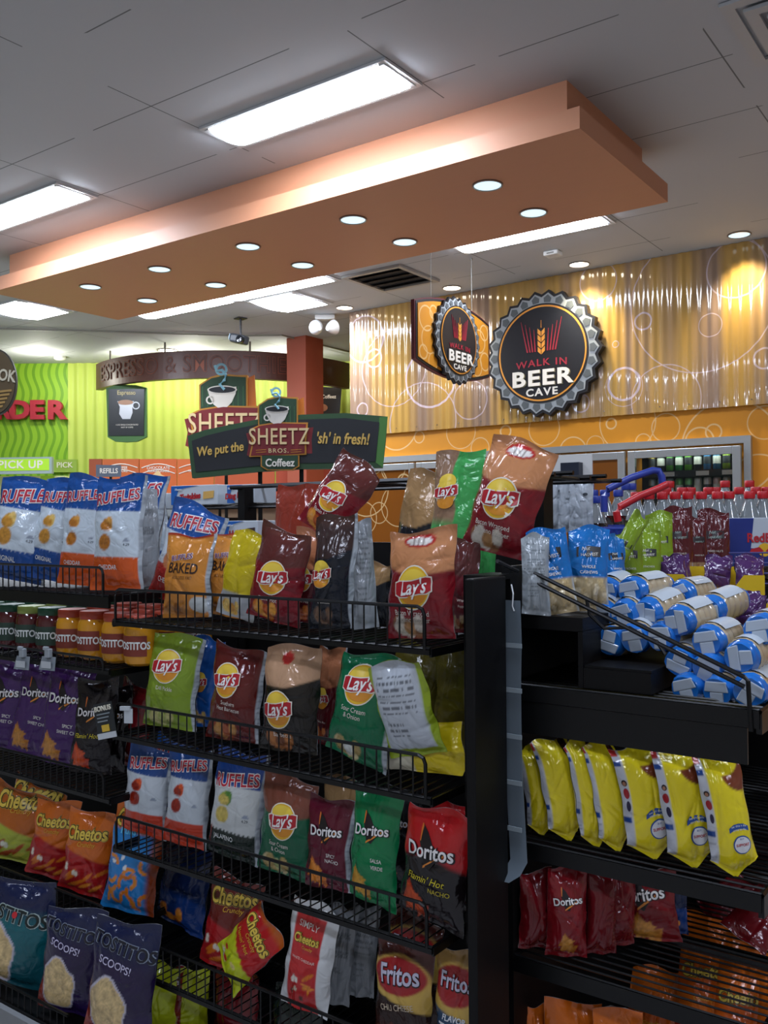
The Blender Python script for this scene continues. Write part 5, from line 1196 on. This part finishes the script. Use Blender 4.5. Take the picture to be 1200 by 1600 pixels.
# nut pouches on the endcap step
def pouch(kind, px, py_t, wpx, X, label, seed, yaw=38, roll=0, lean=-6, floor=1.262, group='nut pouches'):
    return put_bag(kind, px, py_t, wpx, None, floor, X=X, yaw=yaw, roll=roll, lean=lean, seed=seed, label=label, cat='nut pouch', name='nut_pouch', group=group, T=.045)
pouch('nut_grey', 838, 836, 46, -.83, 'nut pouch turned to show its grey printed back', 201, 30)
pouch('nut_blue', 872, 826, 68, -.80, 'blue whole cashew pouch leaning behind the front one', 202, 26, roll=-8)
pouch('nut_blue', 918, 824, 66, -.775, 'blue whole cashew pouch in front with a clear nut window', 203, 26, roll=2)
pouch('nut_blue', 962, 838, 40, -.775, 'blue cashew pouch turned sideways next to the green pouches', 204, 50)
pouch('nut_green', 982, 830, 52, -.785, 'green pistachio pouch in front of the lime pouches', 205, 26)
pouch('nut_green', 1012, 828, 48, -.775, 'green pistachio pouch, second from the blue pouches', 206, 26)
pouch('nut_green', 1032, 800, 46, -.79, 'tall green pistachio pouch against the maroon pouches', 207, 26)
pouch('nut_green', 925, 805, 30, -.84, 'lime green pouch lying folded over the others', 208, 30, roll=30)
pouch('nut_maroon', 1062, 792, 46, -.785, 'maroon mixed nut pouch beside the tall green pouch', 209, 24)
pouch('nut_maroon', 1092, 806, 34, -.79, 'maroon mixed nut pouch in the middle of its row', 210, 34)
pouch('nut_maroon', 1117, 797, 52, -.785, 'maroon mixed nut pouch at the far end of the step', 211, 22)
# rear hanging pouches
for i, (cx, w_) in enumerate(((872, 26), (889, 30), (905, 26), (912, 16))):
    o = free_bag('jerky', cx, 786+i*2, 2.55, .062, .17, 20, 3-i, 0, 221+i, ('silver grey hanging pouch nearest the leaning red bag', 'silver grey hanging pouch in front of the others', 'silver grey hanging pouch, third from the leaning red bag', 'silver grey hanging pouch at the cooler side of the group')[i], 'silver hanging pouches', T=.02)
    o.name = 'hanging_pouch'; o['category'] = 'pouch'
hk = PY(890, 738, 2.58); t = empty('peg_rack', 'small dark peg rack with a white card holding the silver pouches', 'rack', hk)
MB().box(-.11, .03, -.02, .06, .035, .055).build('white_card', WHITE, t)
MB().box(-.13, .005, -.035, .08, .02, -.015).box(-.03, .0, -.02, .03, .03, .03).build('clip_bar', mat('#1a2233', .4), t)
MB().tube([(-.02, .04, -.03), (-.02, .06, hk.z*-1+.9)], .008).build('post', BLACK, t)

# ------------------------------------------------------------------ jars of dip
def jar(P, lidc, fill, label, lab_c, word, seed):
    t = empty('dip_jar', label, 'jar', P, rz=.35, group='jars of dip'); t.scale = (1.12, 1.12, 1.2)
    MB().lathe([(.030, 0), (.038, .006), (.040, .02), (.040, .075), (.036, .088), (.033, .094), (0, .094)], n=24).build('glass_jar', mat(fill, .12, 0, .5, .6), t, smooth=True)
    MB().lathe([(.0345, .091), (.036, .093), (.036, .106), (.034, .109), (0, .1095)], n=24).build('lid', mat(lidc, .3, .1), t, smooth=True)
    m = MB(); n = 14; vs = []
    for i in range(n+1):
        a = -math.pi/2-.85+1.7*i/n
        for z in (.022, .066): vs.append((.0408*math.cos(a), .0408*math.sin(a), z))
    m.add(vs, [(2*i, 2*i+2, 2*i+3, 2*i+1) for i in range(n)]); lb = m.build('paper_label', mat(lab_c, .5), t, smooth=True)
    V, T = text2d(word, .022, bold=.03, sx=.85); m = MB()
    m.add([(.0414*math.cos(-math.pi/2+x/.0414), .0414*math.sin(-math.pi/2+x/.0414), .044+y) for x, y in V], [list(q) for q in T]); m.build('lettering', mat('#dfe3df', .5), lb)
jl = 0
for row, Y in enumerate((1.555, 1.65, 1.75)):
    for i, (px, kind) in enumerate(((-48, 's'), (-14, 's'), (18, 's'), (50, 's'), (82, 's'), (114, 'q'), (148, 'q'), (186, 'q'), (224, 'q'))):
        x0_ = PY(px, 1010, 1.555).x - row*.012; s = kind == 's'
        where = ('in front', 'in the second row', 'in the back row')[row]; nth = ('first', 'second', 'third', 'fourth', 'fifth', 'sixth', 'seventh', 'eighth', 'ninth')[i]
        jar(Vector((x0_ if i < 8 else x0_-.008, Y+.008*row, L2+.001)), ('#1f4a34' if i != 3 else '#8a9a4a') if s else '#a8412c', '#4a1416' if s else '#c98a1c', f"{'green lidded red salsa' if s else 'red lidded yellow cheese dip'} jar {where}, {nth} from the left", '#263c30' if s else '#7a3020', 'TOSTITOS', i)
# shelf price tags and bonus tag
TG = mat('#9aa2a8', .4); 
for i, (px, py) in enumerate(((33, 1036), (73, 1037))):
    p = PY(px, py, 1.458); t = empty('price_tag', ('grey price tag clip nearer the left edge under the jars' if i == 0 else 'grey price tag clip under the jars nearer the bonus tag'), 'price tag', p, rz=.15, group='price tag clips')
    MB().add([(-.030, 0, -.018), (.030, 0, -.018), (.026, .008, .018), (-.026, .008, .018)], [(0, 1, 2, 3)]).build('tag_holder', mat('#7d858b', .3), t)
    MB().box(-.018, -.003, -.012, .018, -.002, .006).build('paper_tag', mat('#b9bfc2', .5), t)
    MB().box(-.008, -.002, .016, .010, .012, .040).box(-.012, -.004, .036, .006, .004, .046).build('clip', TG, t, bevel=.002)
p = PY(164, 1126, 1.455); t = empty('bonus_tag', 'dark hanging bonus reward tag with a yellow patch', 'price tag', p, rz=.1)
o = MB().box(-.034, 0, -.045, .034, .0015, .045).build('card', mat('#20262a', .4), t)
MB().box(-.0335, -.002, -.0445, .0335, -.0005, -.030).build('white_strip', mat('#c9d0d4', .4), t)
MB().box(-.014, -.002, -.027, .012, -.0005, -.010).build('yellow_patch', mat('#d8b43a', .4), t)
MB().text('BONUS', 0, .031, .018, -.003, -.0005, bold=.02).build('bonus_lettering', mat('#e0dcc8', .4), t)
m = MB()
for k in range(3): m.box(-.025, -.002, .016-.009*k, .022-.006*k, -.0005, .019-.009*k)
m.build('small_lettering', mat('#8f9ba0', .4), t)
t.rotation_euler = (0, math.radians(-14), .1)
p = PY(200, 1115, 1.462); t = empty('price_tag', 'white price tag bracket at the end of the second shelf fence', 'price tag', p, rz=.5, group='price tag clips')
MB().box(-.010, -.001, -.024, .012, .001, .012).build('tag_holder', mat('#b9c0c4', .3), t)
MB().box(-.020, -.004, .008, .006, .004, .018).build('clip', mat('#b9c0c4', .3), t)

# ------------------------------------------------------------------ cake boxes
def cake_box(P, w, h, d, rz, label, word, rx=0.0):
    t = empty('cake_box', label, 'snack box', P, rz=rz, group='snack cake boxes'); t.rotation_euler.x = rx
    MB().box(-w/2, 0, 0, w/2, d, h).build('carton', mat('#c4cdd4', .35), t, bevel=.002)
    f = MB(); f.prism([(-w/2+.001, .001), (-w/2+.001, h-.001), (-w*.30, h-.001), (-w*.38, h*.45), (-w*.2, .001)], -.0012, -.0004)
    f.prism([(-w*.30, h-.001), (-w*.38, h*.75), (-w*.2, h*.86), (w*.1, h-.001)], -.0012, -.0004).build('blue_swoosh', mat('#1f63b4', .35), t)
    MB().text(word, -w*.08, h*.42, h*.42, -.0024, -.0012, bold=.04, sx=.95, rot=4, shear=.15).build('lettering', mat('#b3202c', .35), t)
    m = MB(); m.prism([(w*.20, h*.28), (w*.42, h*.34), (w*.43, h*.70), (w*.21, h*.66)], -.0022, -.0006); m.build('cake_picture', mat('#d9ac5a' if word[0] != 'H' else '#3a2420', .5), t)
    MB().text('Hostess', -w*.33, h*.80, h*.16, -.0024, -.0012, bold=.01, shear=.2).build('small_lettering', mat('#dfe6ea', .4), t)
    return t
p = PY(316, 765, 2.0); cake_box(Vector((p.x, 1.965, 1.512)), .20, .062, .10, .06, 'white and blue cream cake box standing on the upper rack tier', 'Twinkies')
p = PY(385, 762, 2.0); cake_box(Vector((p.x+.01, 1.965, 1.514)), .11, .056, .10, .04, 'white and blue cake box at the end of the upper rack tier', 'Ding Dongs')
p = PY(376, 825, 1.80); cake_box(Vector((p.x, 1.80, 1.398)), .135, .062, .09, -.05, 'white cake box with a chocolate roll on the lower rack tier', 'HoHos')
p = PY(250, 760, 2.0); cake_box(Vector((p.x-.02, 1.98, 1.502)), .11, .052, .10, .0, 'pale cake box next to the jars on the upper tier', 'Donettes')
for i, px in enumerate((206, 236)):
    p = PY(px, 760, 2.02); t = tag(MB().box(-.045, 0, 0, .045, .02, .075).build('snack_packet', mat('#b9bcb8', .4), loc=Vector((p.x, 2.12, 1.475)), rot=(-.1, 0, .1), bevel=.006), ('white packet standing behind the cheddar bags', 'white packet standing behind the baked bags')[i], 'packet', 'white packets on the far side')
MB().box(-3.2, 2.02, 1.395, -2.22, 2.34, 1.41).build('far_top_shelf', BLACK, gl)
MB().box(-2.22, 2.11, 1.44, -2.205, 2.2, 1.46).box(-2.6, 2.10, 1.46, -2.205, 2.22, 1.473).build('far_ledge', BLACK, gl)
for i, (px, dark) in enumerate(((92, 1), (107, 0), (122, 2), (138, 0), (153, 2))):
    p = PY(px, 735, 2.2); P = Vector((p.x, 2.16+.03*(i % 2), 1.474)); t = empty('jelly_jar', ('dark jar at the far end of the small jar row', 'clear lidded jar beside the dark jar', 'red jar in the middle of the small jar row', 'clear lidded jar between the two red jars', 'red jar nearest the counter sign')[i], 'jar', P, group='small jars on the rack top')
    MB().lathe([(.020, 0), (.023, .004), (.023, .085), (.020, .095), (0, .095)], n=18).build('glass_jar', mat(('#8f9490', '#2a2a2c', '#4a1a1c')[dark], .12, 0, .5, .5), t, smooth=True)
    MB().lathe([(.0225, .09), (.0235, .092), (.0235, .108), (.022, .11), (0, .11)], n=18).build('lid', mat('#6f7678', .25, .7), t, smooth=True)
    MB().lathe([(.0232, .025), (.0234, .027), (.0234, .07), (.0232, .072)], n=18).build('paper_label', mat('#8f9290' if dark != 2 else '#6a2420', .5), t, smooth=True)
MB().box(-3.0, 2.14, 1.46, -2.23, 2.22, 1.473).build('far_ledge', BLACK, gl)

# ------------------------------------------------------------------ donut rolls on the endcap
BLU = mat('#1f6fc4', .2, 0, .5, .4); CLR = mat('#b9a98c', .18, 0, .5, .6); PAP = mat('#c3cdd4', .3, 0, .5, .3); TGR = mat('#b4c0cc', .25, 0, .5, .5)
def donut(P, r, ln, rz, rx, tr, label, seed):
    q = random.Random(seed); t = empty('donut_roll', label, 'donut pack', P, rz=rz, group='mini donut rolls'); t.rotation_euler = (rx, 0, rz)
    def shell(name, y0, y1, m, rings):
        b = MB(); n = 18; vs = []
        for i in range(rings+1):
            y = y0+(y1-y0)*i/rings; u = y/ln
            e = r*(.80+.20*min(1, 6*u, 6*(1-u)))*(1+.035*math.sin(u*6*math.pi*2))
            for k in range(n):
                a = 2*math.pi*k/n; rr = e*(1+.03*math.sin(3*a+seed)+.035*q.uniform(-1, 1)); vs.append((rr*math.cos(a), y, rr*math.sin(a)*.95))
        for i in range(rings):
            for k in range(n): b.f.append([i*n+k, i*n+(k+1) % n, (i+1)*n+(k+1) % n, (i+1)*n+k]); b.m.append(0)
        if y0 == 0: vs.append((0, .002, 0)); b.f += [[n*(rings+1), (k+1) % n, k] for k in range(n)]; b.m += [0]*n
        if y1 == ln: vs.append((0, ln-.002, 0)); c_ = len(vs)-1; b.f += [[c_, rings*n+k, rings*n+(k+1) % n] for k in range(n)]; b.m += [0]*n
        b.v = vs; return b.build(name, m, t, smooth=True)
    shell('blue_end', 0, ln*.16, BLU, 4); shell('clear_wrap', ln*.16, ln*.86, CLR, 14); shell('blue_end', ln*.86, ln, BLU, 3)
    b = MB(); n = 8; vs = []
    for i in range(n+1):
        y = ln*(.2+.6*i/n)
        for k in range(7): a = .7+1.4*k/6; vs.append((r*1.07*math.cos(a), y, r*1.05*math.sin(a)))
    b.add(vs, [(i*7+k, i*7+k+1, (i+1)*7+k+1, (i+1)*7+k) for i in range(n) for k in range(6)]); b.build('paper_label', PAP, t, smooth=True)
    b = MB(); c, s = math.cos(tr), math.sin(tr)
    def R_(x, z): return (x*c-z*s, x*s+z*c)
    R1 = r*.82
    b.prism([R_(*p) for p in ((-.88*R1, .0*R1), (.88*R1, .0*R1), (.72*R1, .72*R1), (-.72*R1, .72*R1))], -.0012, .004)
    b.prism([R_(*p) for p in ((-.48*R1, -.85*R1), (.48*R1, -.85*R1), (.48*R1, .0*R1), (-.48*R1, .0*R1))], -.0010, .004)
    b.build('end_fold', TGR, t, bevel=.002); return t
rolls = [(944, 926, 1.84, 0), (983, 924, 1.82, .2), (937, 961, 1.80, -.1), (971, 961, 1.79, .3), (1007, 960, 1.80, 1.5), (950, 1003, 1.76, 2.9), (990, 1000, 1.76, .2), (1030, 996, 1.76, .1),
         (1056, 972, 1.76, -1.4), (1103, 1003, 1.74, .2), (1155, 1028, 1.72, 1.7), (1060, 1036, 1.74, 2.8), (1104, 1046, 1.73, -.4), (1070, 1078, 1.72, .3), (1119, 1082, 1.71, .05), (1170, 1082, 1.70, -.5), (1060, 930, 1.92, .4), (1185, 985, 1.78, .2), (1105, 955, 1.86, 1.6)]
wd = ['top of the pile beside the nut pouches', 'top of the pile, second from the nut pouches', 'in the second layer at the step edge', 'in the second layer, one in from the step edge', 'in the second layer under the long label', 'lowest at the step edge', 'lowest, second from the step edge', 'lowest, where the two steps meet',
      'upright on the middle of the pile', 'with its white end facing out behind the guard bend', 'with a tall end mark above the guard corner', 'resting on the lower layer by the step wall', 'under the sloping guard, middle layer', 'on the bottom layer by the step wall', 'in the middle of the bottom layer', 'on the bottom layer at the guard corner', 'pushed back toward the yellow tray', 'on top nearest the yellow trays', 'lying behind the upright roll']
for i, (px, py, Y, tr) in enumerate(rolls):
    donut(PY(px, py, Y), .0335, .135, random.Random(i).uniform(-.25, .1), random.Random(i+50).uniform(.0, .16), tr, 'blue ended mini donut roll '+wd[i], i)
# yellow trays with purple wrapped cakes
YT = mat('#d8b512', .5)
def tray(P, w, d, h, rz, label, n, seed):
    t = empty('display_tray', label, 'display tray', P, rz=rz, group='yellow cardboard trays')
    MB().box(-w/2, 0, 0, w/2, d, .003).build('tray_bottom', YT, t)
    MB().prism([(-w/2, 0), (w/2, 0), (w/2, h), (w*.3, h), (w*.2, h*.45), (-w*.2, h*.45), (-w*.3, h), (-w/2, h)], -.002, .0).build('front_wall', YT, t)
    MB().prism([(-w/2, 0), (w/2, 0), (w/2, h*1.2), (-w/2, h*1.2)], d, d+.002).build('back_wall', YT, t)
    for sx in (-1, 1): MB().add([(sx*w/2, 0, 0), (sx*w/2, d, 0), (sx*w/2, d, h*1.2), (sx*w/2, d*.55, h*1.1), (sx*w/2, d*.4, h*.55), (sx*w/2, d*.15, h*.6), (sx*w/2, 0, h)], [(0, 1, 2, 3, 4, 5, 6)]).build('side_wall', YT, t)
    q = random.Random(seed)
    nm_ = ('first', 'second', 'third', 'fourth', 'fifth', 'sixth')
    for k in range(n):
        a = Vector((-w*.36+.72*w*(k % 3)/2, d*(.25+.45*(k//3)), .012)); a.rotate(Matrix.Rotation(rz, 3, 'Z')); a += P
        bag('donut_wrap', 'wrapped_cake', 'wrapped cake', a, w*.30, .085, T=.05, rz=rz+q.uniform(-.3, .3), lean=q.uniform(-.5, -.2), roll=q.uniform(-.2, .2), seed=seed*10+k, label=f'purple wrapped cake, {nm_[k]} in the {"front" if seed == 1 else "rear"} yellow tray', group='purple wrapped cakes')
tray(PY(1172, 1000, 1.98)+Vector((0, 0, -.0)), .22, .17, .052, .25, 'yellow cardboard tray of wrapped cakes nearer the guard', 6, 1)
tray(PY(1115, 935, 2.16), .22, .17, .055, .25, 'yellow cardboard tray of wrapped cakes behind the donut rolls', 6, 2)

# ------------------------------------------------------------------ drinks beyond the endcap
COLA = mat('#1a0c0a', .06, 0, .6, .6); PET = mat('#7f8688', .06, 0, .7, .6); REDP = mat('#c01c24', .35); BLUP = mat('#2a3f9a', .35)
def bottle(P, label, capm, grp, labm, scale=1.0):
    t = empty('soda_bottle', label, 'bottle', P, group=grp)
    s = scale
    MB().lathe([(.028*s, 0), (.036*s, .008*s), (.036*s, .05*s), (.034*s, .075*s), (.036*s, .10*s), (.036*s, .15*s), (.031*s, .178*s)], n=18).build('filled_body', COLA, t, smooth=True)
    MB().lathe([(.031*s, .178*s), (.023*s, .205*s), (.015*s, .226*s), (.0125*s, .236*s), (.0125*s, .242*s), (0, .243*s)], n=18).build('clear_neck', PET, t, smooth=True)
    MB().lathe([(.0145*s, .238*s), (.0155*s, .240*s), (.0155*s, .257*s), (.014*s, .2595*s), (0, .26*s)], n=14).build('cap', capm, t, smooth=True)
    MB().lathe([(.0364*s, .10*s), (.0367*s, .102*s), (.0367*s, .148*s), (.0364*s, .15*s)], n=18).build('label_band', labm, t, smooth=True)
rc = [(994,778,0),(1014,773,0),(1035,779,0),(1041,763,1),(1055,773,0),(1066,768,1),(1075,778,0),(1079,762,1),(1046,756,2),(1096,773,0),(1107,766,1),(1121,777,0),(1118,761,1),(1133,754,2),(1139,772,0),(1155,765,1),(1171,775,0),(1171,753,2),(1181,768,1),(1198,763,1),(1192,778,0)]
rw = ['front', 'middle', 'back']; cnt = [0, 0, 0]
o9 = ['first', 'second', 'third', 'fourth', 'fifth', 'sixth', 'seventh', 'eighth', 'ninth', 'tenth', 'eleventh']
for px, py, r_ in rc:
    s = 1.12; q = PD(px, py, (2.95, 3.12, 3.32)[r_]); q.z -= .25*s
    q.z = (1.255, 1.275, 1.306)[r_]
    bottle(q, f'red capped cola bottle, {o9[cnt[r_]]} from the left in the {rw[r_]} row', REDP, 'red capped cola bottles', REDP, s); cnt[r_] += 1
bc = [(921,758,2),(927,770,1),(932,780,0),(945,772,1),(966,768,1),(978,762,2),(987,757,2)]
cb = 0
for px, py, r_ in bc:
    q = PD(px, py, (3.0, 3.15, 3.3)[r_]); q.z = (1.25, 1.275, 1.303)[r_]
    bottle(q, f'blue capped soda bottle, {o9[cb]} of the group beside the silver pouches', BLUP, 'blue capped soda bottles', BLUP, 1.1); cb += 1
c0 = PD(1060, 900, 3.1)
dk = empty('drink_display', 'dark stepped stand under the soda bottles beyond the endcap', 'display stand', (c0.x, c0.y, 0), rz=-YAW)
for i, (y0_, z_) in enumerate(((-.28, 1.248), (.04, 1.273), (.20, 1.302))): MB().box(-.46, y0_, z_-.04, .55, (-.28+.32, .20, .42)[i], z_).build('step', BLACK, dk)
MB().box(-.30, -.1, 0, .53, .4, 1.21).build('stand_body', BLACK, dk)
# energy drink cartons in a wire rack
def carton(P, w, h, d, rz, label, word, side):
    t = empty('drink_carton', label, 'carton', P, rz=rz, group='energy drink cartons')
    MB().box(-w/2, 0, 0, w/2, d, h).build('box', mat('#bcc4cc', .35), t, bevel=.002)
    m = MB()
    if side: m.prism([(-w*.49, h*.99), (-w*.49, h*.01), (-w*.12, h*.01), (-w*.02, h*.99)], -.0012, -.0003)
    m.prism([(-w*.49, .002), (w*.49, .002), (w*.49, h*.42), (w*.1, h*.36), (-w*.49, h*.42)], -.0014, -.0003); m.build('blue_panel', mat('#1d2f7a', .35), t)
    MB().text(word, w*.18, h*.58, h*.26, -.0025, -.0012, bold=.025, sx=.9).build('lettering', mat('#b8202c', .4), t)
    m = MB(); cz = h*.34
    m.prism([(w*.18+.13*w*math.cos(k*.4488), cz+.13*w*math.sin(k*.4488)) for k in range(14)], -.0022, -.0014); m.build('sun_disc', mat('#e0b02a', .4), t)
    m = MB()
    for s in (-1, 1): m.prism([(w*.18+s*w*.02, cz-.02*h), (w*.18+s*w*.10, cz+.06*h), (w*.18+s*w*.26, cz+.02*h), (w*.18+s*w*.30, cz-.07*h), (w*.18+s*w*.22, cz-.05*h), (w*.18+s*w*.12, cz-.08*h)][::s], -.0032, -.0024)
    m.build('bull_emblem', mat('#b8202c', .4), t)
cz0 = PD(1130, 892, 2.72); 
P1 = PD(1122, 885, 2.74); P2 = PD(1180, 885, 2.72); base = PD(1150, 886, 2.7).z
carton(Vector((P1.x, P1.y, base)), .075, .142, .09, -YAW, 'white and blue energy drink carton nearer the maroon pouches', 'Bull', False)
carton(Vector((P2.x, P2.y, base)), .155, .146, .10, -YAW, 'white and dark blue energy drink carton at the edge of the view', 'RedBull', True)
wr_ = empty('wire_basket', 'purple blue wire basket holding the energy drink cartons', 'basket', PD(1160, 880, 2.66), rz=-YAW)
m = MB()
for z in (.03, .0, -.03, -.06): m.tube([(-.14, 0, z), (.18, 0, z)], .0028, 6).tube([(-.14, 0, z), (-.14, .16, z)], .0028, 6)
for k in range(9): m.tube([(-.14+.04*k, .002, -.07), (-.14+.04*k, .002, .03)], .002, 5)
for k in range(9): m.tube([(-.14+.04*k, .002, -.065), (-.14+.04*k, .18, -.065)], .002, 5)
m.build('wire_mesh', mat('#4a4a86', .35, .2), wr_)
MB().box(-.13, .01, -.95, .18, .15, -.07).build('stand_body', BLACK, wr_)
# shopping basket handles
def handle(pts, D, m_, label, r=.011):
    P = [PD(x, y, d) for (x, y), d in zip(pts, D)]; o = P[0]
    t = empty('shopping_basket', label, 'shopping basket', o, group='plastic shopping baskets')
    MB().tube([p-o for p in P], r, 10).build('handle', m_, t, smooth=True)
    w_, l_ = .17, .26; a = Vector((.04, .06, -.21)) if m_ is BLUP else Vector((.02, .02, -.42))
    bx = MB()
    for z in (0, .04, .08, .12, .16):
        s = 1-.12*(.16-z)/.16; bx.tube([a+Vector((x*s*w_*.5, y*s*l_*.5, z)) for x, y in ((-1,-1),(1,-1),(1,1),(-1,1))], .006 if z == .16 else .004, 6, closed=True)
    for k in range(12):
        tt = k/12*4; s_, u = int(tt), tt % 1; c = [(-1,-1),(1,-1),(1,1),(-1,1),(-1,-1)]; x = c[s_][0]*(1-u)+c[s_+1][0]*u; y = c[s_][1]*(1-u)+c[s_+1][1]*u
        bx.tube([a+Vector((x*.88*w_*.5, y*.88*l_*.5, 0)), a+Vector((x*w_*.5, y*l_*.5, .16))], .003, 5)
    bx.build('basket_body', m_, t)
handle([(944, 800), (944, 775), (950, 764), (985, 747), (1020, 735), (1029, 736), (1034, 744), (1036, 762)], [2.75]*8, BLUP, 'blue plastic basket handle sticking up behind the nut pouches')
handle([(966, 815), (963, 800), (968, 792), (1000, 775), (1030, 763), (1042, 757)], [2.68]*6, REDP, 'red plastic basket handle below the blue one')
